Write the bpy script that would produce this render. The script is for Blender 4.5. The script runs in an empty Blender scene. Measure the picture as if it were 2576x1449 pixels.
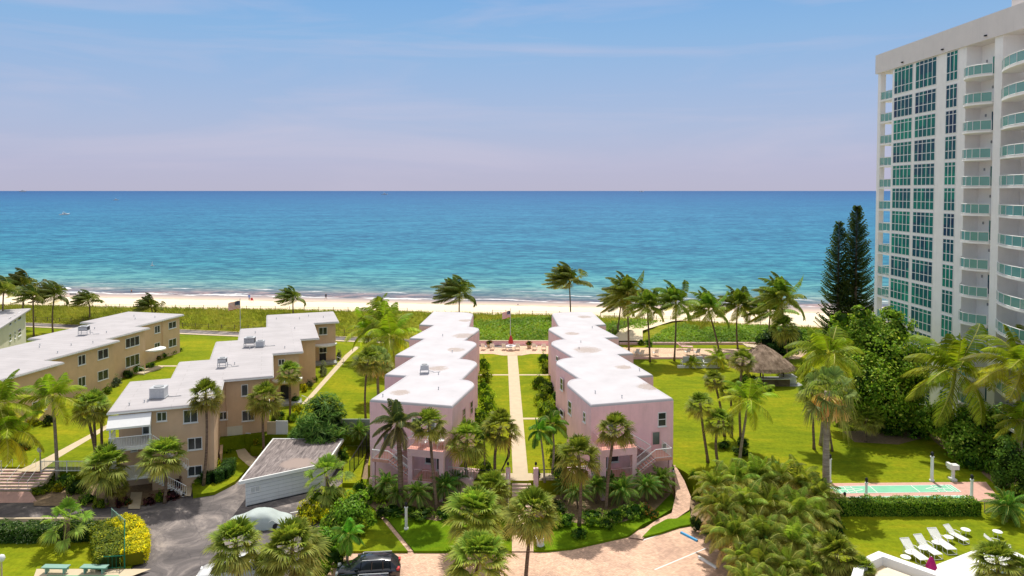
import bpy, math, random
from mathutils import Vector, Matrix
R = math.radians
SC = bpy.context.scene
COL = SC.collection
rnd = random.Random(7)

# ------------------------------------------------------------------ camera
F, CX, CY, TH, H = 1750.0, 1288.0, 541.0, R(2), 27.0
cam_d = bpy.data.cameras.new('camera'); cam = bpy.data.objects.new('camera', cam_d); COL.objects.link(cam)
cam.location = (0, 0, H); cam.rotation_euler = (R(88), 0, 0)
cam_d.sensor_width = 36; cam_d.lens = 36 * F / 2576; cam_d.shift_y = -(724.5 - CY) / 2576
cam_d.clip_start = 0.5; cam_d.clip_end = 200000
SC.camera = cam

def ray(px, py):
    X = (px - CX) / F; Y = -(py - CY) / F
    return (X, math.cos(TH) + Y * math.sin(TH), -math.sin(TH) + Y * math.cos(TH))
def G(px, py, z=0.0):                       # photo point -> world point at height z
    d = ray(px, py); t = (z - H) / d[2]; return (d[0] * t, d[1] * t, z)
def atY(px, py, Y):                         # photo point -> world point at depth Y
    d = ray(px, py); t = Y / d[1]; return (d[0] * t, Y, H + d[2] * t)
def loc2w(u, v, a):
    c, s = math.cos(R(a)), math.sin(R(a)); return (u * c - v * s, u * s + v * c)
def w2loc(x, y, a):
    c, s = math.cos(R(a)), math.sin(R(a)); return (x * c + y * s, -x * s + y * c)
def onV(px, py, a, v):                      # ray meets the wall plane v = const -> (u, z)
    d = ray(px, py); du, dv = w2loc(d[0], d[1], a); t = v / dv; return du * t, H + d[2] * t
def onU(px, py, a, u):
    d = ray(px, py); du, dv = w2loc(d[0], d[1], a); t = u / du; return dv * t, H + d[2] * t

# ------------------------------------------------------------------ materials
class NT:
    def __init__(s, name):
        s.m = bpy.data.materials.new(name); s.m.use_nodes = True; s.t = s.m.node_tree; s.n = s.t.nodes
        s.b = s.n['Principled BSDF']; s.out = s.n['Material Output']
    def new(s, ty, **kw):
        n = s.n.new(ty)
        for k, v in kw.items(): setattr(n, k, v)
        return n
    def lk(s, a, b): s.t.links.new(a, b)
    def coord(s, scale=(1, 1, 1), kind='Object', rot=0):
        c = s.new('ShaderNodeTexCoord'); m = s.new('ShaderNodeMapping'); s.lk(c.outputs[kind], m.inputs['Vector'])
        m.inputs['Scale'].default_value = scale; m.inputs['Rotation'].default_value = (0, 0, rot); return m.outputs['Vector']
    def noise(s, vec, scale, detail=4, rough=.6, dist=0):
        n = s.new('ShaderNodeTexNoise'); s.lk(vec, n.inputs['Vector']); n.inputs['Scale'].default_value = scale
        n.inputs['Detail'].default_value = detail; n.inputs['Roughness'].default_value = rough; n.inputs['Distortion'].default_value = dist
        return n.outputs['Fac']
    def ramp(s, fac, stops, interp='LINEAR'):
        r = s.new('ShaderNodeValToRGB'); s.lk(fac, r.inputs['Fac']); e = r.color_ramp; e.interpolation = interp
        while len(e.elements) < len(stops): e.elements.new(.5)
        for el, (p, c) in zip(e.elements, stops):
            el.position = p; el.color = (*c, 1) if len(c) == 3 else c
        return r.outputs['Color']
    def mix(s, fac, a, b, mode='MIX'):
        m = s.new('ShaderNodeMix', data_type='RGBA', blend_type=mode)
        for sock, v in ((m.inputs[0], fac), (m.inputs[6], a), (m.inputs[7], b)):
            if hasattr(v, 'links'): s.lk(v, sock)
            elif isinstance(v, (int, float)): sock.default_value = v
            else: sock.default_value = (*v, 1)
        return m.outputs[2]
    def math(s, op, a, b=0, c=0):
        m = s.new('ShaderNodeMath', operation=op)
        for i, v in enumerate((a, b, c)):
            if hasattr(v, 'links'): s.lk(v, m.inputs[i])
            else: m.inputs[i].default_value = v
        return m.outputs[0]
    def bump(s, h, strength=.3, dist=.05):
        b = s.new('ShaderNodeBump'); b.inputs['Strength'].default_value = strength; b.inputs['Distance'].default_value = dist
        s.lk(h, b.inputs['Height']); s.lk(b.outputs['Normal'], s.b.inputs['Normal']); return b.outputs['Normal']
    def fin(s, col, rough=.8, spec=.3, metal=0):
        if hasattr(col, 'links'): s.lk(col, s.b.inputs['Base Color'])
        else: s.b.inputs['Base Color'].default_value = (*col, 1)
        s.b.inputs['Roughness'].default_value = rough; s.b.inputs['Specular IOR Level'].default_value = spec
        s.b.inputs['Metallic'].default_value = metal; return s.m

def srgb(r, g, b, k=1.0):
    f = lambda c: ((c / 255) / 12.92 if c <= 10 else (((c / 255) + .055) / 1.055) ** 2.4) * k
    return (f(r), f(g), f(b))
def mul(c, k): return tuple(min(1, x * k) for x in c)

def stucco(name, c, var=.12, rough=.85, scale=.6, bump=.15, streak=0):
    t = NT(name); v = t.coord()
    n = t.noise(v, scale, 6, .65); col = t.ramp(n, [(.3, mul(c, 1 - var)), (.7, mul(c, 1 + var * .5))])
    if streak:
        sv = t.coord((2.2, 2.2, .18)); sn = t.noise(sv, 1.3, 5, .7)
        col = t.mix(t.math('MULTIPLY', t.ramp(sn, [(.5, (0, 0, 0)), (.75, (1, 1, 1))]), streak), col, mul(c, .55))
    t.bump(t.noise(t.coord(), 14, 3), bump, .02)
    return t.fin(col, rough, .2)

M = {}
M['pink'] = stucco('pink_stucco', (.95, .62, .65), .12, streak=.22)
M['pink_trim'] = stucco('pink_trim', (.78, .50, .50), .06)
M['coral'] = stucco('coral_tile', (.72, .36, .28), .15, scale=3)
M['beige'] = stucco('beige_stucco', (.72, .50, .32), .10, streak=.15)
M['cream'] = stucco('cream_stucco', (.75, .70, .56), .08, streak=.15)
M['towerwhite'] = stucco('tower_white', (.96, .93, .89), .06, streak=.12)
M['towerband'] = stucco('tower_band', (.78, .72, .68), .05, streak=.1)
M['white'] = stucco('white_paint', (.82, .82, .80), .05, rough=.5, scale=2)
M['whitewall'] = stucco('white_block', (.74, .75, .76), .08, streak=.25)
M['dark'] = stucco('dark_metal', (.03, .03, .035), .2, rough=.5)
M['grey'] = stucco('grey_metal', (.36, .37, .38), .15, rough=.5, scale=4)
M['galv'] = stucco('galvanised', (.55, .56, .57), .15, rough=.4, scale=5)
M['concrete'] = stucco('concrete', (.68, .62, .50), .14, scale=1.2, bump=.3)
M['palewalk'] = stucco('pale_walk', (.60, .49, .34), .10, scale=1.2, bump=.3)
M['mulch'] = stucco('mulch', (.30, .21, .13), .4, scale=5, bump=.6)
M['redpave'] = stucco('red_pave', (.62, .37, .30), .15, scale=2)
M['benchgreen'] = stucco('bench_green', (.25, .42, .35), .1, rough=.5)
M['blue'] = stucco('blue_paint', (.10, .42, .75), .1, rough=.5)
M['magenta'] = stucco('magenta_canvas', (.45, .02, .16), .15)
M['red'] = stucco('red_canvas', (.6, .08, .08), .15)
M['curtain'] = stucco('curtain', (.55, .55, .5), .2)
M['orange'] = stucco('orange_flower', (.7, .12, .03), .2)

def glassmat(name, c, rough=.08, spec=.6):
    t = NT(name); n = t.noise(t.coord(), .5, 2)
    return t.fin(t.ramp(n, [(.35, mul(c, .5)), (.65, mul(c, 1.5))]), rough, spec)
M['glass'] = glassmat('window_glass', (.030, .038, .042), .12)
M['glassg'] = glassmat('grey_glass', (.10, .13, .12), .15)
def towerglass():
    t = NT('tower_glass'); o = t.new('ShaderNodeObjectInfo')
    v = t.coord((1, 1, 1), 'Object'); w = t.new('ShaderNodeTexWhiteNoise', noise_dimensions='3D')
    sn = t.new('ShaderNodeVectorMath', operation='SNAP'); t.lk(v, sn.inputs[0]); sn.inputs[1].default_value = (.725, 5, 1.6)
    ad = t.new('ShaderNodeVectorMath', operation='ADD'); t.lk(sn.outputs[0], ad.inputs[0])
    cm = t.new('ShaderNodeCombineXYZ'); t.lk(t.math('MULTIPLY', o.outputs['Random'], 37.0), cm.inputs[0]); t.lk(cm.outputs[0], ad.inputs[1])
    t.lk(ad.outputs[0], w.inputs[0])
    mx = t.math('ADD', t.math('MULTIPLY', w.outputs[0], .45), t.math('MULTIPLY', o.outputs['Random'], .55))
    col = t.ramp(mx, [(.1, (.02, .045, .10)), (.35, (.02, .10, .13)), (.6, (.015, .19, .15)), (.9, (.02, .33, .22))])
    return t.fin(col, .2, .12)
M['towerglass'] = towerglass()
def railglass():
    t = NT('rail_glass'); t.fin((.12, .36, .30), .12, .5)
    t.b.inputs['Alpha'].default_value = .82; return t.m
M['railglass'] = railglass()

def foliage(name='foliage', trans=.42, gloss=.14):
    t = NT(name)
    a = t.new('ShaderNodeAttribute'); a.attribute_name = 'Col'
    o = t.new('ShaderNodeObjectInfo')
    hs = t.new('ShaderNodeHueSaturation'); t.lk(a.outputs['Color'], hs.inputs['Color'])
    t.lk(t.math('MULTIPLY_ADD', o.outputs['Random'], .03, .485), hs.inputs['Hue'])
    t.lk(t.math('MULTIPLY_ADD', o.outputs['Random'], .45, .95), hs.inputs['Value'])
    c = hs.outputs['Color']
    t.fin(c, .5, gloss)
    tr = t.new('ShaderNodeBsdfTranslucent'); t.lk(t.mix(1, c, (1.35, 1.3, .7), 'MULTIPLY'), tr.inputs['Color'])
    mx = t.new('ShaderNodeMixShader'); mx.inputs[0].default_value = trans
    t.lk(t.b.outputs[0], mx.inputs[1]); t.lk(tr.outputs[0], mx.inputs[2]); t.lk(mx.outputs[0], t.out.inputs['Surface'])
    return t.m
M['leaf'] = foliage()
def bark(name, c1, c2, ring=9):
    t = NT(name); v = t.coord((1, 1, ring)); n = t.noise(v, 1.2, 4, .7)
    t.bump(n, .5, .05); return t.fin(t.ramp(n, [(.35, c1), (.65, c2)]), .9, .1)
M['bark'] = bark('palm_bark', (.10, .065, .045), (.30, .21, .15))
M['barkgrey'] = bark('grey_palm_bark', (.24, .19, .15), (.46, .38, .30), 5)
M['wood'] = bark('branch_bark', (.10, .075, .05), (.22, .17, .12), 2)

def lawn(name, c1, c2, c3, scale=.12):
    t = NT(name); v = t.coord()
    a = t.noise(v, scale, 7, .68, .6); b = t.noise(v, 2.2, 7, .8); c = t.noise(t.coord((.25, 1.6, 1)), .7, 4, .6)
    col = t.ramp(t.math('ADD', t.math('MULTIPLY', a, .72), t.math('MULTIPLY', c, .28)), [(.34, c1), (.5, c2), (.64, c3)])
    col = t.mix(.9, col, t.ramp(b, [(.25, (.5, .52, .5)), (.75, (1.4, 1.36, 1.4))]), 'MULTIPLY')
    t.bump(b, .5, .06); return t.fin(col, .95, .05)
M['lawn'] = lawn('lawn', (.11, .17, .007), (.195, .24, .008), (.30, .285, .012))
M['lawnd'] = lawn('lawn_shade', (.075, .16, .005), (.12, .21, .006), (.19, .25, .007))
def asphalt():
    t = NT('asphalt'); v = t.coord(); n = t.noise(v, .28, 6, .7, 1.2); f = t.noise(v, 25, 3, .7)
    col = t.ramp(n, [(.32, (.095, .085, .085)), (.5, (.165, .145, .14)), (.62, (.29, .25, .23)), (.75, (.44, .37, .32))])
    col = t.mix(.8, col, t.ramp(f, [(.3, (.75, .75, .75)), (.7, (1.2, 1.2, 1.2))]), 'MULTIPLY')
    cr = t.new('ShaderNodeTexVoronoi', feature='DISTANCE_TO_EDGE'); t.lk(t.mix(.25, v, t.noise(v, 1.5, 3), 'ADD'), cr.inputs['Vector']); cr.inputs['Scale'].default_value = .33
    col = t.mix(t.ramp(cr.outputs['Distance'], [(0, (.45, .45, .45)), (.012, (0, 0, 0))]), col, (.06, .055, .06))
    t.bump(f, .4, .01); return t.fin(col, .9, .15)
M['asphalt'] = asphalt()
def pavers(name='pavers', c=(.74, .50, .37), s=1.0):
    t = NT(name); v = t.coord()
    br = t.new('ShaderNodeTexBrick'); t.lk(v, br.inputs['Vector']); br.inputs['Scale'].default_value = 2.2 * s
    br.inputs['Color1'].default_value = (*mul(c, 1.15), 1); br.inputs['Color2'].default_value = (*mul(c, .82), 1)
    br.inputs['Mortar'].default_value = (*mul(c, .55), 1); br.inputs['Mortar Size'].default_value = .03
    n = t.noise(v, .35, 5, .65); f = t.noise(v, 2.5, 5, .7)
    col = t.mix(.85, br.outputs['Color'], t.ramp(n, [(.3, (.8, .78, .78)), (.7, (1.25, 1.22, 1.15))]), 'MULTIPLY')
    col = t.mix(.7, col, t.ramp(f, [(.3, (.72, .72, .75)), (.7, (1.2, 1.2, 1.2))]), 'MULTIPLY')
    t.bump(br.outputs['Fac'], .3, -.01); return t.fin(col, .9, .15)
M['pavers'] = pavers()
M['patio'] = pavers('patio_tiles', (.78, .56, .40), 1.5)
def roofmat(name, base, stains=(), seams=True, stainc=(.50, .36, .24), dirty=.10):
    t = NT(name); v = t.coord()
    n = t.noise(v, .35, 6, .6); col = t.ramp(n, [(.3, mul(base, 1 - dirty)), (.7, base)])
    if seams:
        br = t.new('ShaderNodeTexBrick'); t.lk(v, br.inputs['Vector']); br.inputs['Scale'].default_value = .5
        br.inputs['Color1'].default_value = (1, 1, 1, 1); br.inputs['Color2'].default_value = (.94, .94, .94, 1); br.inputs['Mortar'].default_value = (.72, .70, .68, 1)
        br.inputs['Mortar Size'].default_value = .012; br.inputs['Brick Width'].default_value = 4; br.inputs['Row Height'].default_value = .5
        col = t.mix(.8, col, br.outputs['Color'], 'MULTIPLY')
    sp = t.noise(v, 3.0, 3, .5); col = t.mix(t.ramp(sp, [(.68, (0, 0, 0)), (.76, (.35, .35, .35))]), col, mul(base, .6))
    for (x, y, r) in stains:
        d = t.new('ShaderNodeVectorMath', operation='DISTANCE'); mp = t.coord((1, 1.0, 0)); t.lk(mp, d.inputs[0]); d.inputs[1].default_value = (x, y, 0)
        k = t.noise(t.coord((.8, 3.2, 1), rot=.5), 1.5, 6, .8, 1.2)
        m = t.math('ADD', t.ramp(t.math('DIVIDE', d.outputs['Value'], r * 1.25), [(0, (.47, .47, .47)), (.5, (.38, .38, .38)), (1, (0, 0, 0))]), k)
        m = t.ramp(t.math('SUBTRACT', m, .5), [(.30, (0, 0, 0)), (.42, (.75, .75, .75)), (.5, (.35, .35, .35)), (.62, (.85, .85, .85))])
        col = t.mix(m, col, stainc)
    t.bump(sp, .15, .02); return t.fin(col, .75, .2)
M['roofgrey'] = roofmat('grey_white_roof', (.50, .47, .475), [], True, dirty=.14)
M['thatch'] = bark('thatch', (.16, .11, .075), (.42, .31, .23), .4)

def shingles():
    t = NT('flat_roof_mottled'); v = t.coord((3.2, .35, 1)); n = t.noise(v, 1.6, 6, .75, .6)
    col = t.ramp(n, [(.35, (.10, .085, .085)), (.55, (.27, .23, .22)), (.7, (.42, .37, .35))])
    d = t.new('ShaderNodeVectorMath', operation='DISTANCE'); t.lk(t.coord((1, 1.1, 0)), d.inputs[0]); d.inputs[1].default_value = (3.6, 4.0, 0)
    k = t.math('ADD', d.outputs['Value'], t.math('MULTIPLY', t.noise(t.coord(), .9, 4), 1.4))
    col = t.mix(t.ramp(t.math('DIVIDE', k, 3.5), [(.5, (1, 1, 1)), (.62, (.6, .6, .6)), (.68, (0, 0, 0))]), col, (.34, .27, .24))
    t.bump(n, .4, .05); return t.fin(col, .95, .1)
M['mottled'] = shingles()

def sandmat():
    t = NT('beach_sand'); v = t.coord(); n = t.noise(v, .5, 6, .7)
    y = t.new('ShaderNodeSeparateXYZ'); t.lk(t.coord(), y.inputs[0])
    d = t.math('ADD', y.outputs['Y'], t.math('MULTIPLY', y.outputs['X'], .12))
    d = t.math('ADD', d, t.math('MULTIPLY', t.noise(t.coord((1, 1, 1)), .05, 4), 5.0))
    g = t.ramp(t.math('DIVIDE', t.math('SUBTRACT', d, 140.0), 50.0), [(0, (.80, .66, .46)), (.62, (.86, .72, .52)), (.70, (.62, .48, .38)), (.85, (.42, .34, .31)), (1, (.25, .24, .26))])
    wr = t.math('ABSOLUTE', t.math('SUBTRACT', t.math('ADD', d, t.math('MULTIPLY', t.noise(t.coord((.6, 1, 1)), .35, 4), 3.0)), 174.5))
    wk = t.noise(t.coord((.4, 1.5, 1)), .9, 4, .7)
    wm = t.math('MULTIPLY', t.ramp(wr, [(0, (1, 1, 1)), (.9, (0, 0, 0))]), t.ramp(wk, [(.42, (0, 0, 0)), (.55, (1, 1, 1))]))
    col = t.mix(.8, g, t.ramp(n, [(.3, (.9, .9, .9)), (.7, (1.05, 1.05, 1.05))]), 'MULTIPLY')
    col = t.mix(wm, col, (.16, .10, .07))
    t.bump(n, .5, .15); return t.fin(col, .95, .1)
M['sand'] = sandmat()
def dunemat():
    t = NT('dune_cover'); v = t.coord(); n = t.noise(v, .35, 6, .7); f = t.noise(v, 2.5, 6, .8)
    col = t.ramp(n, [(.3, (.15, .20, .012)), (.5, (.24, .27, .02)), (.7, (.36, .34, .05))])
    col = t.mix(.9, col, t.ramp(f, [(.3, (.5, .5, .5)), (.7, (1.4, 1.35, 1.2))]), 'MULTIPLY')
    t.bump(f, .8, .3); return t.fin(col, .95, .05)
M['dune'] = dunemat()
def seamat():
    t = NT('sea_water'); v = t.coord(); sx = t.new('ShaderNodeSeparateXYZ'); t.lk(v, sx.inputs[0])
    d = t.math('SUBTRACT', t.math('ADD', sx.outputs['Y'], t.math('MULTIPLY', sx.outputs['X'], .12)), 184.5)
    n0 = t.noise(t.coord((.25, 1, 1)), .05, 4, .6)
    dd = t.math('MULTIPLY', t.math('MAXIMUM', t.math('ADD', d, t.math('MULTIPLY', t.math('SUBTRACT', n0, .5), 16.0)), 1.0), t.math('MULTIPLY_ADD', t.noise(t.coord((.3, 1, 1)), .004, 4), 1.0, .5))
    lg = t.math('DIVIDE', t.math('LOGARITHM', dd, 10.0), 4.0)
    k = .66
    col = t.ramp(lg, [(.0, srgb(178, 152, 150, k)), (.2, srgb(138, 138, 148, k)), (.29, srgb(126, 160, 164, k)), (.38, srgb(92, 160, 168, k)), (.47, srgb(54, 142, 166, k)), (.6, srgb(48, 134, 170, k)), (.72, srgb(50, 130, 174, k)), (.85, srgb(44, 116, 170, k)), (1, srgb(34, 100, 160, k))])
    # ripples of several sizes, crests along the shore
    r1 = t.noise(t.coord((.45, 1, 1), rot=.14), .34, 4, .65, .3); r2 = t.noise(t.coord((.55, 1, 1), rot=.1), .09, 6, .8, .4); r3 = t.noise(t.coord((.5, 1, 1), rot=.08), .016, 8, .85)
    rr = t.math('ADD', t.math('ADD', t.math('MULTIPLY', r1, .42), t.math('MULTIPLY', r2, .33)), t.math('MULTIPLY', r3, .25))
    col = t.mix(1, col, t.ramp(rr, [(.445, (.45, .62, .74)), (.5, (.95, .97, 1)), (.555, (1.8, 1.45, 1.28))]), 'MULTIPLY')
    # breaking lines near the beach and scattered whitecaps
    wv = t.math('ADD', d, t.math('MULTIPLY', t.noise(t.coord((1, 1, 1)), .045, 5, .6), 14.0))
    sn = t.math('SINE', t.math('MULTIPLY', wv, .75))
    br = t.noise(t.coord((.5, 1.2, 1)), .16, 4, .6)
    near = t.ramp(t.math('DIVIDE', d, 40.0), [(0, (1, 1, 1)), (.35, (.75, .75, .75)), (.6, (0, 0, 0))])
    foam = t.math('MULTIPLY', t.math('MULTIPLY', t.ramp(sn, [(.86, (0, 0, 0)), (.97, (1, 1, 1))]), t.ramp(br, [(.52, (0, 0, 0)), (.6, (1, 1, 1))])), near)
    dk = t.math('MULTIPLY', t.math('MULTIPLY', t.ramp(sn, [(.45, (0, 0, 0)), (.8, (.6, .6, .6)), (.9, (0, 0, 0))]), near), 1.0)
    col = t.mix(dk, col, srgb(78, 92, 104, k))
    edge = t.math('MULTIPLY', t.ramp(t.math('ABSOLUTE', t.math('SUBTRACT', wv, 8.2)), [(0, (1, 1, 1)), (.6, (.9, .9, .9)), (1, (0, 0, 0))]), t.ramp(br, [(.38, (.1, .1, .1)), (.5, (1, 1, 1))]))
    col = t.mix(foam, col, (.8, .8, .8)); col = t.mix(edge, col, (.8, .78, .76))
    caps = t.noise(t.coord((.35, 1, 1)), .42, 3, .7); capm = t.math('MULTIPLY', t.ramp(caps, [(.765, (0, 0, 0)), (.80, (.8, .8, .8))]), t.ramp(r2, [(.5, (0, 0, 0)), (.56, (1, 1, 1))]))
    col = t.mix(capm, col, (.8, .85, .85))
    t.bump(rr, 1.0, 1.0)
    return t.fin(col, .55, .08)
M['sea'] = seamat()

# ------------------------------------------------------------------ object helpers
def tag(o, label=None, cat=None, group=None, kind=None):
    if label: o['label'] = label
    if cat: o['category'] = cat
    if group: o['group'] = group
    if kind: o['kind'] = kind
    return o
def empty(name, loc, rz=0, label=None, cat=None, group=None, parent=None):
    o = bpy.data.objects.new(name, None); COL.objects.link(o); o.location = loc; o.rotation_euler = (0, 0, rz); o.empty_display_size = .3
    if parent: o.parent = parent
    return tag(o, label, cat, group)
def link(name, me, parent=None, loc=(0, 0, 0), rz=0, scale=1):
    o = bpy.data.objects.new(name, me); COL.objects.link(o); o.location = loc; o.rotation_euler = (0, 0, rz)
    o.scale = (scale,) * 3 if isinstance(scale, (int, float)) else scale
    if parent: o.parent = parent
    return o

class MB:
    def __init__(s, off=(0, 0, 0)): s.v = []; s.f = []; s.mi = []; s.c = []; s.off = off; s.cur = (1, 1, 1); s.m = 0
    def av(s, p): s.v.append((p[0] - s.off[0], p[1] - s.off[1], p[2] - s.off[2])); s.c.append(s.cur); return len(s.v) - 1
    def face(s, pts): s.f.append([s.av(p) for p in pts]); s.mi.append(s.m); return s
    def fi(s, idx): s.f.append(idx); s.mi.append(s.m)
    def box(s, x0, x1, y0, y1, z0, z1, rz=0, about=None):
        c = [(x0, y0), (x1, y0), (x1, y1), (x0, y1)]
        if rz:
            ax, ay = about or ((x0 + x1) / 2, (y0 + y1) / 2); cs, sn = math.cos(rz), math.sin(rz)
            c = [(ax + (x - ax) * cs - (y - ay) * sn, ay + (x - ax) * sn + (y - ay) * cs) for x, y in c]
        return s.prism(c, z0, z1)
    def prism(s, poly, z0, z1, cap=True, top=None):
        n = len(poly); tp = top or poly
        a = [s.av((x, y, z0)) for x, y in poly]; b = [s.av((x, y, z1)) for x, y in tp]
        for i in range(n): j = (i + 1) % n; s.fi([a[i], a[j], b[j], b[i]])
        if cap: s.fi(b); s.fi(a[::-1])
        return s
    def layers(s, polys):                    # [(poly, z), ...] stacked shells, capped at the end
        prev = None
        for poly, z in polys:
            cur = [s.av((x, y, z)) for x, y in poly]
            if prev:
                n = len(cur)
                for i in range(n): j = (i + 1) % n; s.fi([prev[i], prev[j], cur[j], cur[i]])
            prev = cur
        s.fi(prev); return s
    def tube(s, pts, rad, n=6, cap=True):
        pts = [Vector(p) for p in pts]; rings = []
        if isinstance(rad, (int, float)): rad = [rad] * len(pts)
        for i, p in enumerate(pts):
            d = (pts[min(i + 1, len(pts) - 1)] - pts[max(i - 1, 0)])
            if d.length < 1e-6: d = Vector((0, 0, 1))
            d.normalize(); a = d.cross(Vector((0, 0, 1)) if abs(d.z) < .95 else Vector((1, 0, 0))).normalized(); b = d.cross(a)
            rings.append([s.av(p + (a * math.cos(k * 2 * math.pi / n) + b * math.sin(k * 2 * math.pi / n)) * rad[i]) for k in range(n)])
        for r0, r1 in zip(rings, rings[1:]):
            for k in range(n): j = (k + 1) % n; s.fi([r0[k], r1[k], r1[j], r0[j]])
        if cap: s.fi(rings[0]); s.fi(rings[-1][::-1])
        return s
    def bar(s, p, q, w, h=None):
        return s.tube([p, q], w / 2 * 1.2, 4)
    def lathe(s, prof, c=(0, 0, 0), n=14):
        rings = []
        for r, z in prof: rings.append([s.av((c[0] + r * math.cos(k * 2 * math.pi / n), c[1] + r * math.sin(k * 2 * math.pi / n), c[2] + z)) for k in range(n)])
        for r0, r1 in zip(rings, rings[1:]):
            for k in range(n): j = (k + 1) % n; s.fi([r0[k], r0[j], r1[j], r1[k]])
        s.fi(rings[-1]); s.fi(rings[0][::-1]); return s
    def mesh(s, name, mats, smooth=False, col=False):
        me = bpy.data.meshes.new(name); me.from_pydata(s.v, [], s.f)
        for m in (mats if isinstance(mats, (list, tuple)) else [mats]): me.materials.append(m)
        me.polygons.foreach_set('material_index', s.mi)
        if smooth: me.polygons.foreach_set('use_smooth', [True] * len(s.f))
        if col:
            ca = me.color_attributes.new('Col', 'FLOAT_COLOR', 'POINT'); flat = []
            for c in s.c: flat += [c[0], c[1], c[2], 1]
            ca.data.foreach_set('color', flat)
        me.update(); return me
    def build(s, name, mats, parent=None, smooth=False, loc=(0, 0, 0), rz=0, col=False):
        return link(name, s.mesh(name, mats, smooth, col), parent, loc, rz)

def inset(poly, d):
    n = len(poly); out = []; A = sum(poly[i][0] * poly[(i + 1) % n][1] - poly[(i + 1) % n][0] * poly[i][1] for i in range(n)); sg = 1 if A > 0 else -1
    for i in range(n):
        p0, p1, p2 = poly[i - 1], poly[i], poly[(i + 1) % n]
        a = Vector((p1[0] - p0[0], p1[1] - p0[1])).normalized(); b = Vector((p2[0] - p1[0], p2[1] - p1[1])).normalized()
        na = Vector((-a.y, a.x)) * sg; nb = Vector((-b.y, b.x)) * sg; m = na + nb
        if m.length < 1e-4: m = na
        m.normalize(); k = d / max(.35, m.dot(na)); out.append((p1[0] + m.x * k, p1[1] + m.y * k))
    return out

def sheet(name, pts, mat, z=None, kind='structure', thick=0, label=None, cat=None):
    """flat ground sheet from world or photo points (already world); optional skirt"""
    mb = MB()
    P = [(p[0], p[1], (p[2] if z is None else z)) for p in pts]
    mb.face(P)
    if thick:
        n = len(P)
        for i in range(n):
            a, b = P[i], P[(i + 1) % n]; mb.face([a, b, (b[0], b[1], b[2] - thick), (a[0], a[1], a[2] - thick)])
    o = mb.build(name, mat); return tag(o, label, cat, kind=kind)
def strip(name, left, right, mat, kind='structure'):
    mb = MB()
    for i in range(len(left) - 1): mb.face([left[i], right[i], right[i + 1], left[i + 1]])
    return tag(mb.build(name, mat), kind=kind)

# windows share meshes
_win = {}
def winmesh(w, h, cols, rows, fm, gm, fw=.07, transom=0):
    key = (round(w, 1), round(h, 1), cols, rows, fm, gm, transom)
    if key in _win: return _win[key]
    w, h = key[0], key[1]
    fr = MB(); d = .07
    fr.box(-w / 2, w / 2, -d, 0, -h / 2, -h / 2 + fw); fr.box(-w / 2, w / 2, -d, 0, h / 2 - fw, h / 2)
    fr.box(-w / 2, -w / 2 + fw, -d, 0, -h / 2 + fw, h / 2 - fw); fr.box(w / 2 - fw, w / 2, -d, 0, -h / 2 + fw, h / 2 - fw)
    for i in range(1, cols): x = -w / 2 + w * i / cols; fr.box(x - .03, x + .03, -d + .01, 0, -h / 2 + fw, h / 2 - fw)
    for i in range(1, rows): z = -h / 2 + h * i / rows; fr.box(-w / 2 + fw, w / 2 - fw, -d + .005, 0, z - .03, z + .03)
    fr.box(-w / 2 - .05, w / 2 + .05, -d - .06, 0, -h / 2 - .07, -h / 2 - .003)
    ga = MB(); ga.box(-w / 2 + fw - .005, w / 2 - fw + .005, -.03, -.004, -h / 2 + fw - .005, h / 2 - fw + .005)
    _win[key] = (fr.mesh('window', M[fm]), ga.mesh('pane', M[gm])); return _win[key]

class Bld:
    def __init__(s, name, label, cat, ang, u0, v0, z0, group=None):
        s.a = ang; s.o = (u0, v0, z0); x, y = loc2w(u0, v0, ang)
        s.root = empty(name, (x, y, z0), R(ang), label, cat, group)
    def mb(s): return MB(s.o)
    def part(s, name, mb, mat, parent=None, smooth=False): return mb.build(name, mat, parent or s.root, smooth)
    def win(s, u, v, z, w, h, face='F', cols=2, rows=1, fm='white', gm='glass', name='window', parent=None):
        fr, ga = winmesh(w, h, cols, rows, fm, gm)
        rz = {'F': 0, 'L': -math.pi / 2, 'R': math.pi / 2, 'B': math.pi}[face]
        o = link(name, fr, parent or s.root, (u - s.o[0], v - s.o[1], z - s.o[2]), rz); link('pane', ga, o); return o
    def winF(s, x0, x1, y0, y1, v, **k):      # photo rectangle on a camera-facing wall
        ym = (y0 + y1) / 2; xm = (x0 + x1) / 2
        ua, _ = onV(x0, ym, s.a, v); ub, _ = onV(x1, ym, s.a, v); _, za = onV(xm, y0, s.a, v); _, zb = onV(xm, y1, s.a, v)
        return s.win((ua + ub) / 2, v, (za + zb) / 2, abs(ub - ua), abs(za - zb), 'F', **k)
    def winS(s, x0, x1, y0, y1, u, face='R', **k):
        ym = (y0 + y1) / 2; xm = (x0 + x1) / 2
        va, _ = onU(x0, ym, s.a, u); vb, _ = onU(x1, ym, s.a, u); _, za = onU(xm, y0, s.a, u); _, zb = onU(xm, y1, s.a, u)
        return s.win(u, (va + vb) / 2, (za + zb) / 2, abs(vb - va), abs(za - zb), face, **k)

def railing(mb, p, q, h=1.0, gap=.14, r=.02, rail=.03):
    p, q = Vector(p), Vector(q); n = max(1, int((q - p).length / gap))
    mb.bar(p + Vector((0, 0, h)), q + Vector((0, 0, h)), rail * 2); mb.bar(p + Vector((0, 0, .1)), q + Vector((0, 0, .1)), rail * 1.4)
    for i in range(n + 1):
        a = p.lerp(q, i / n); mb.bar(a, a + Vector((0, 0, h)), r * 2)
    return mb
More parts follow.
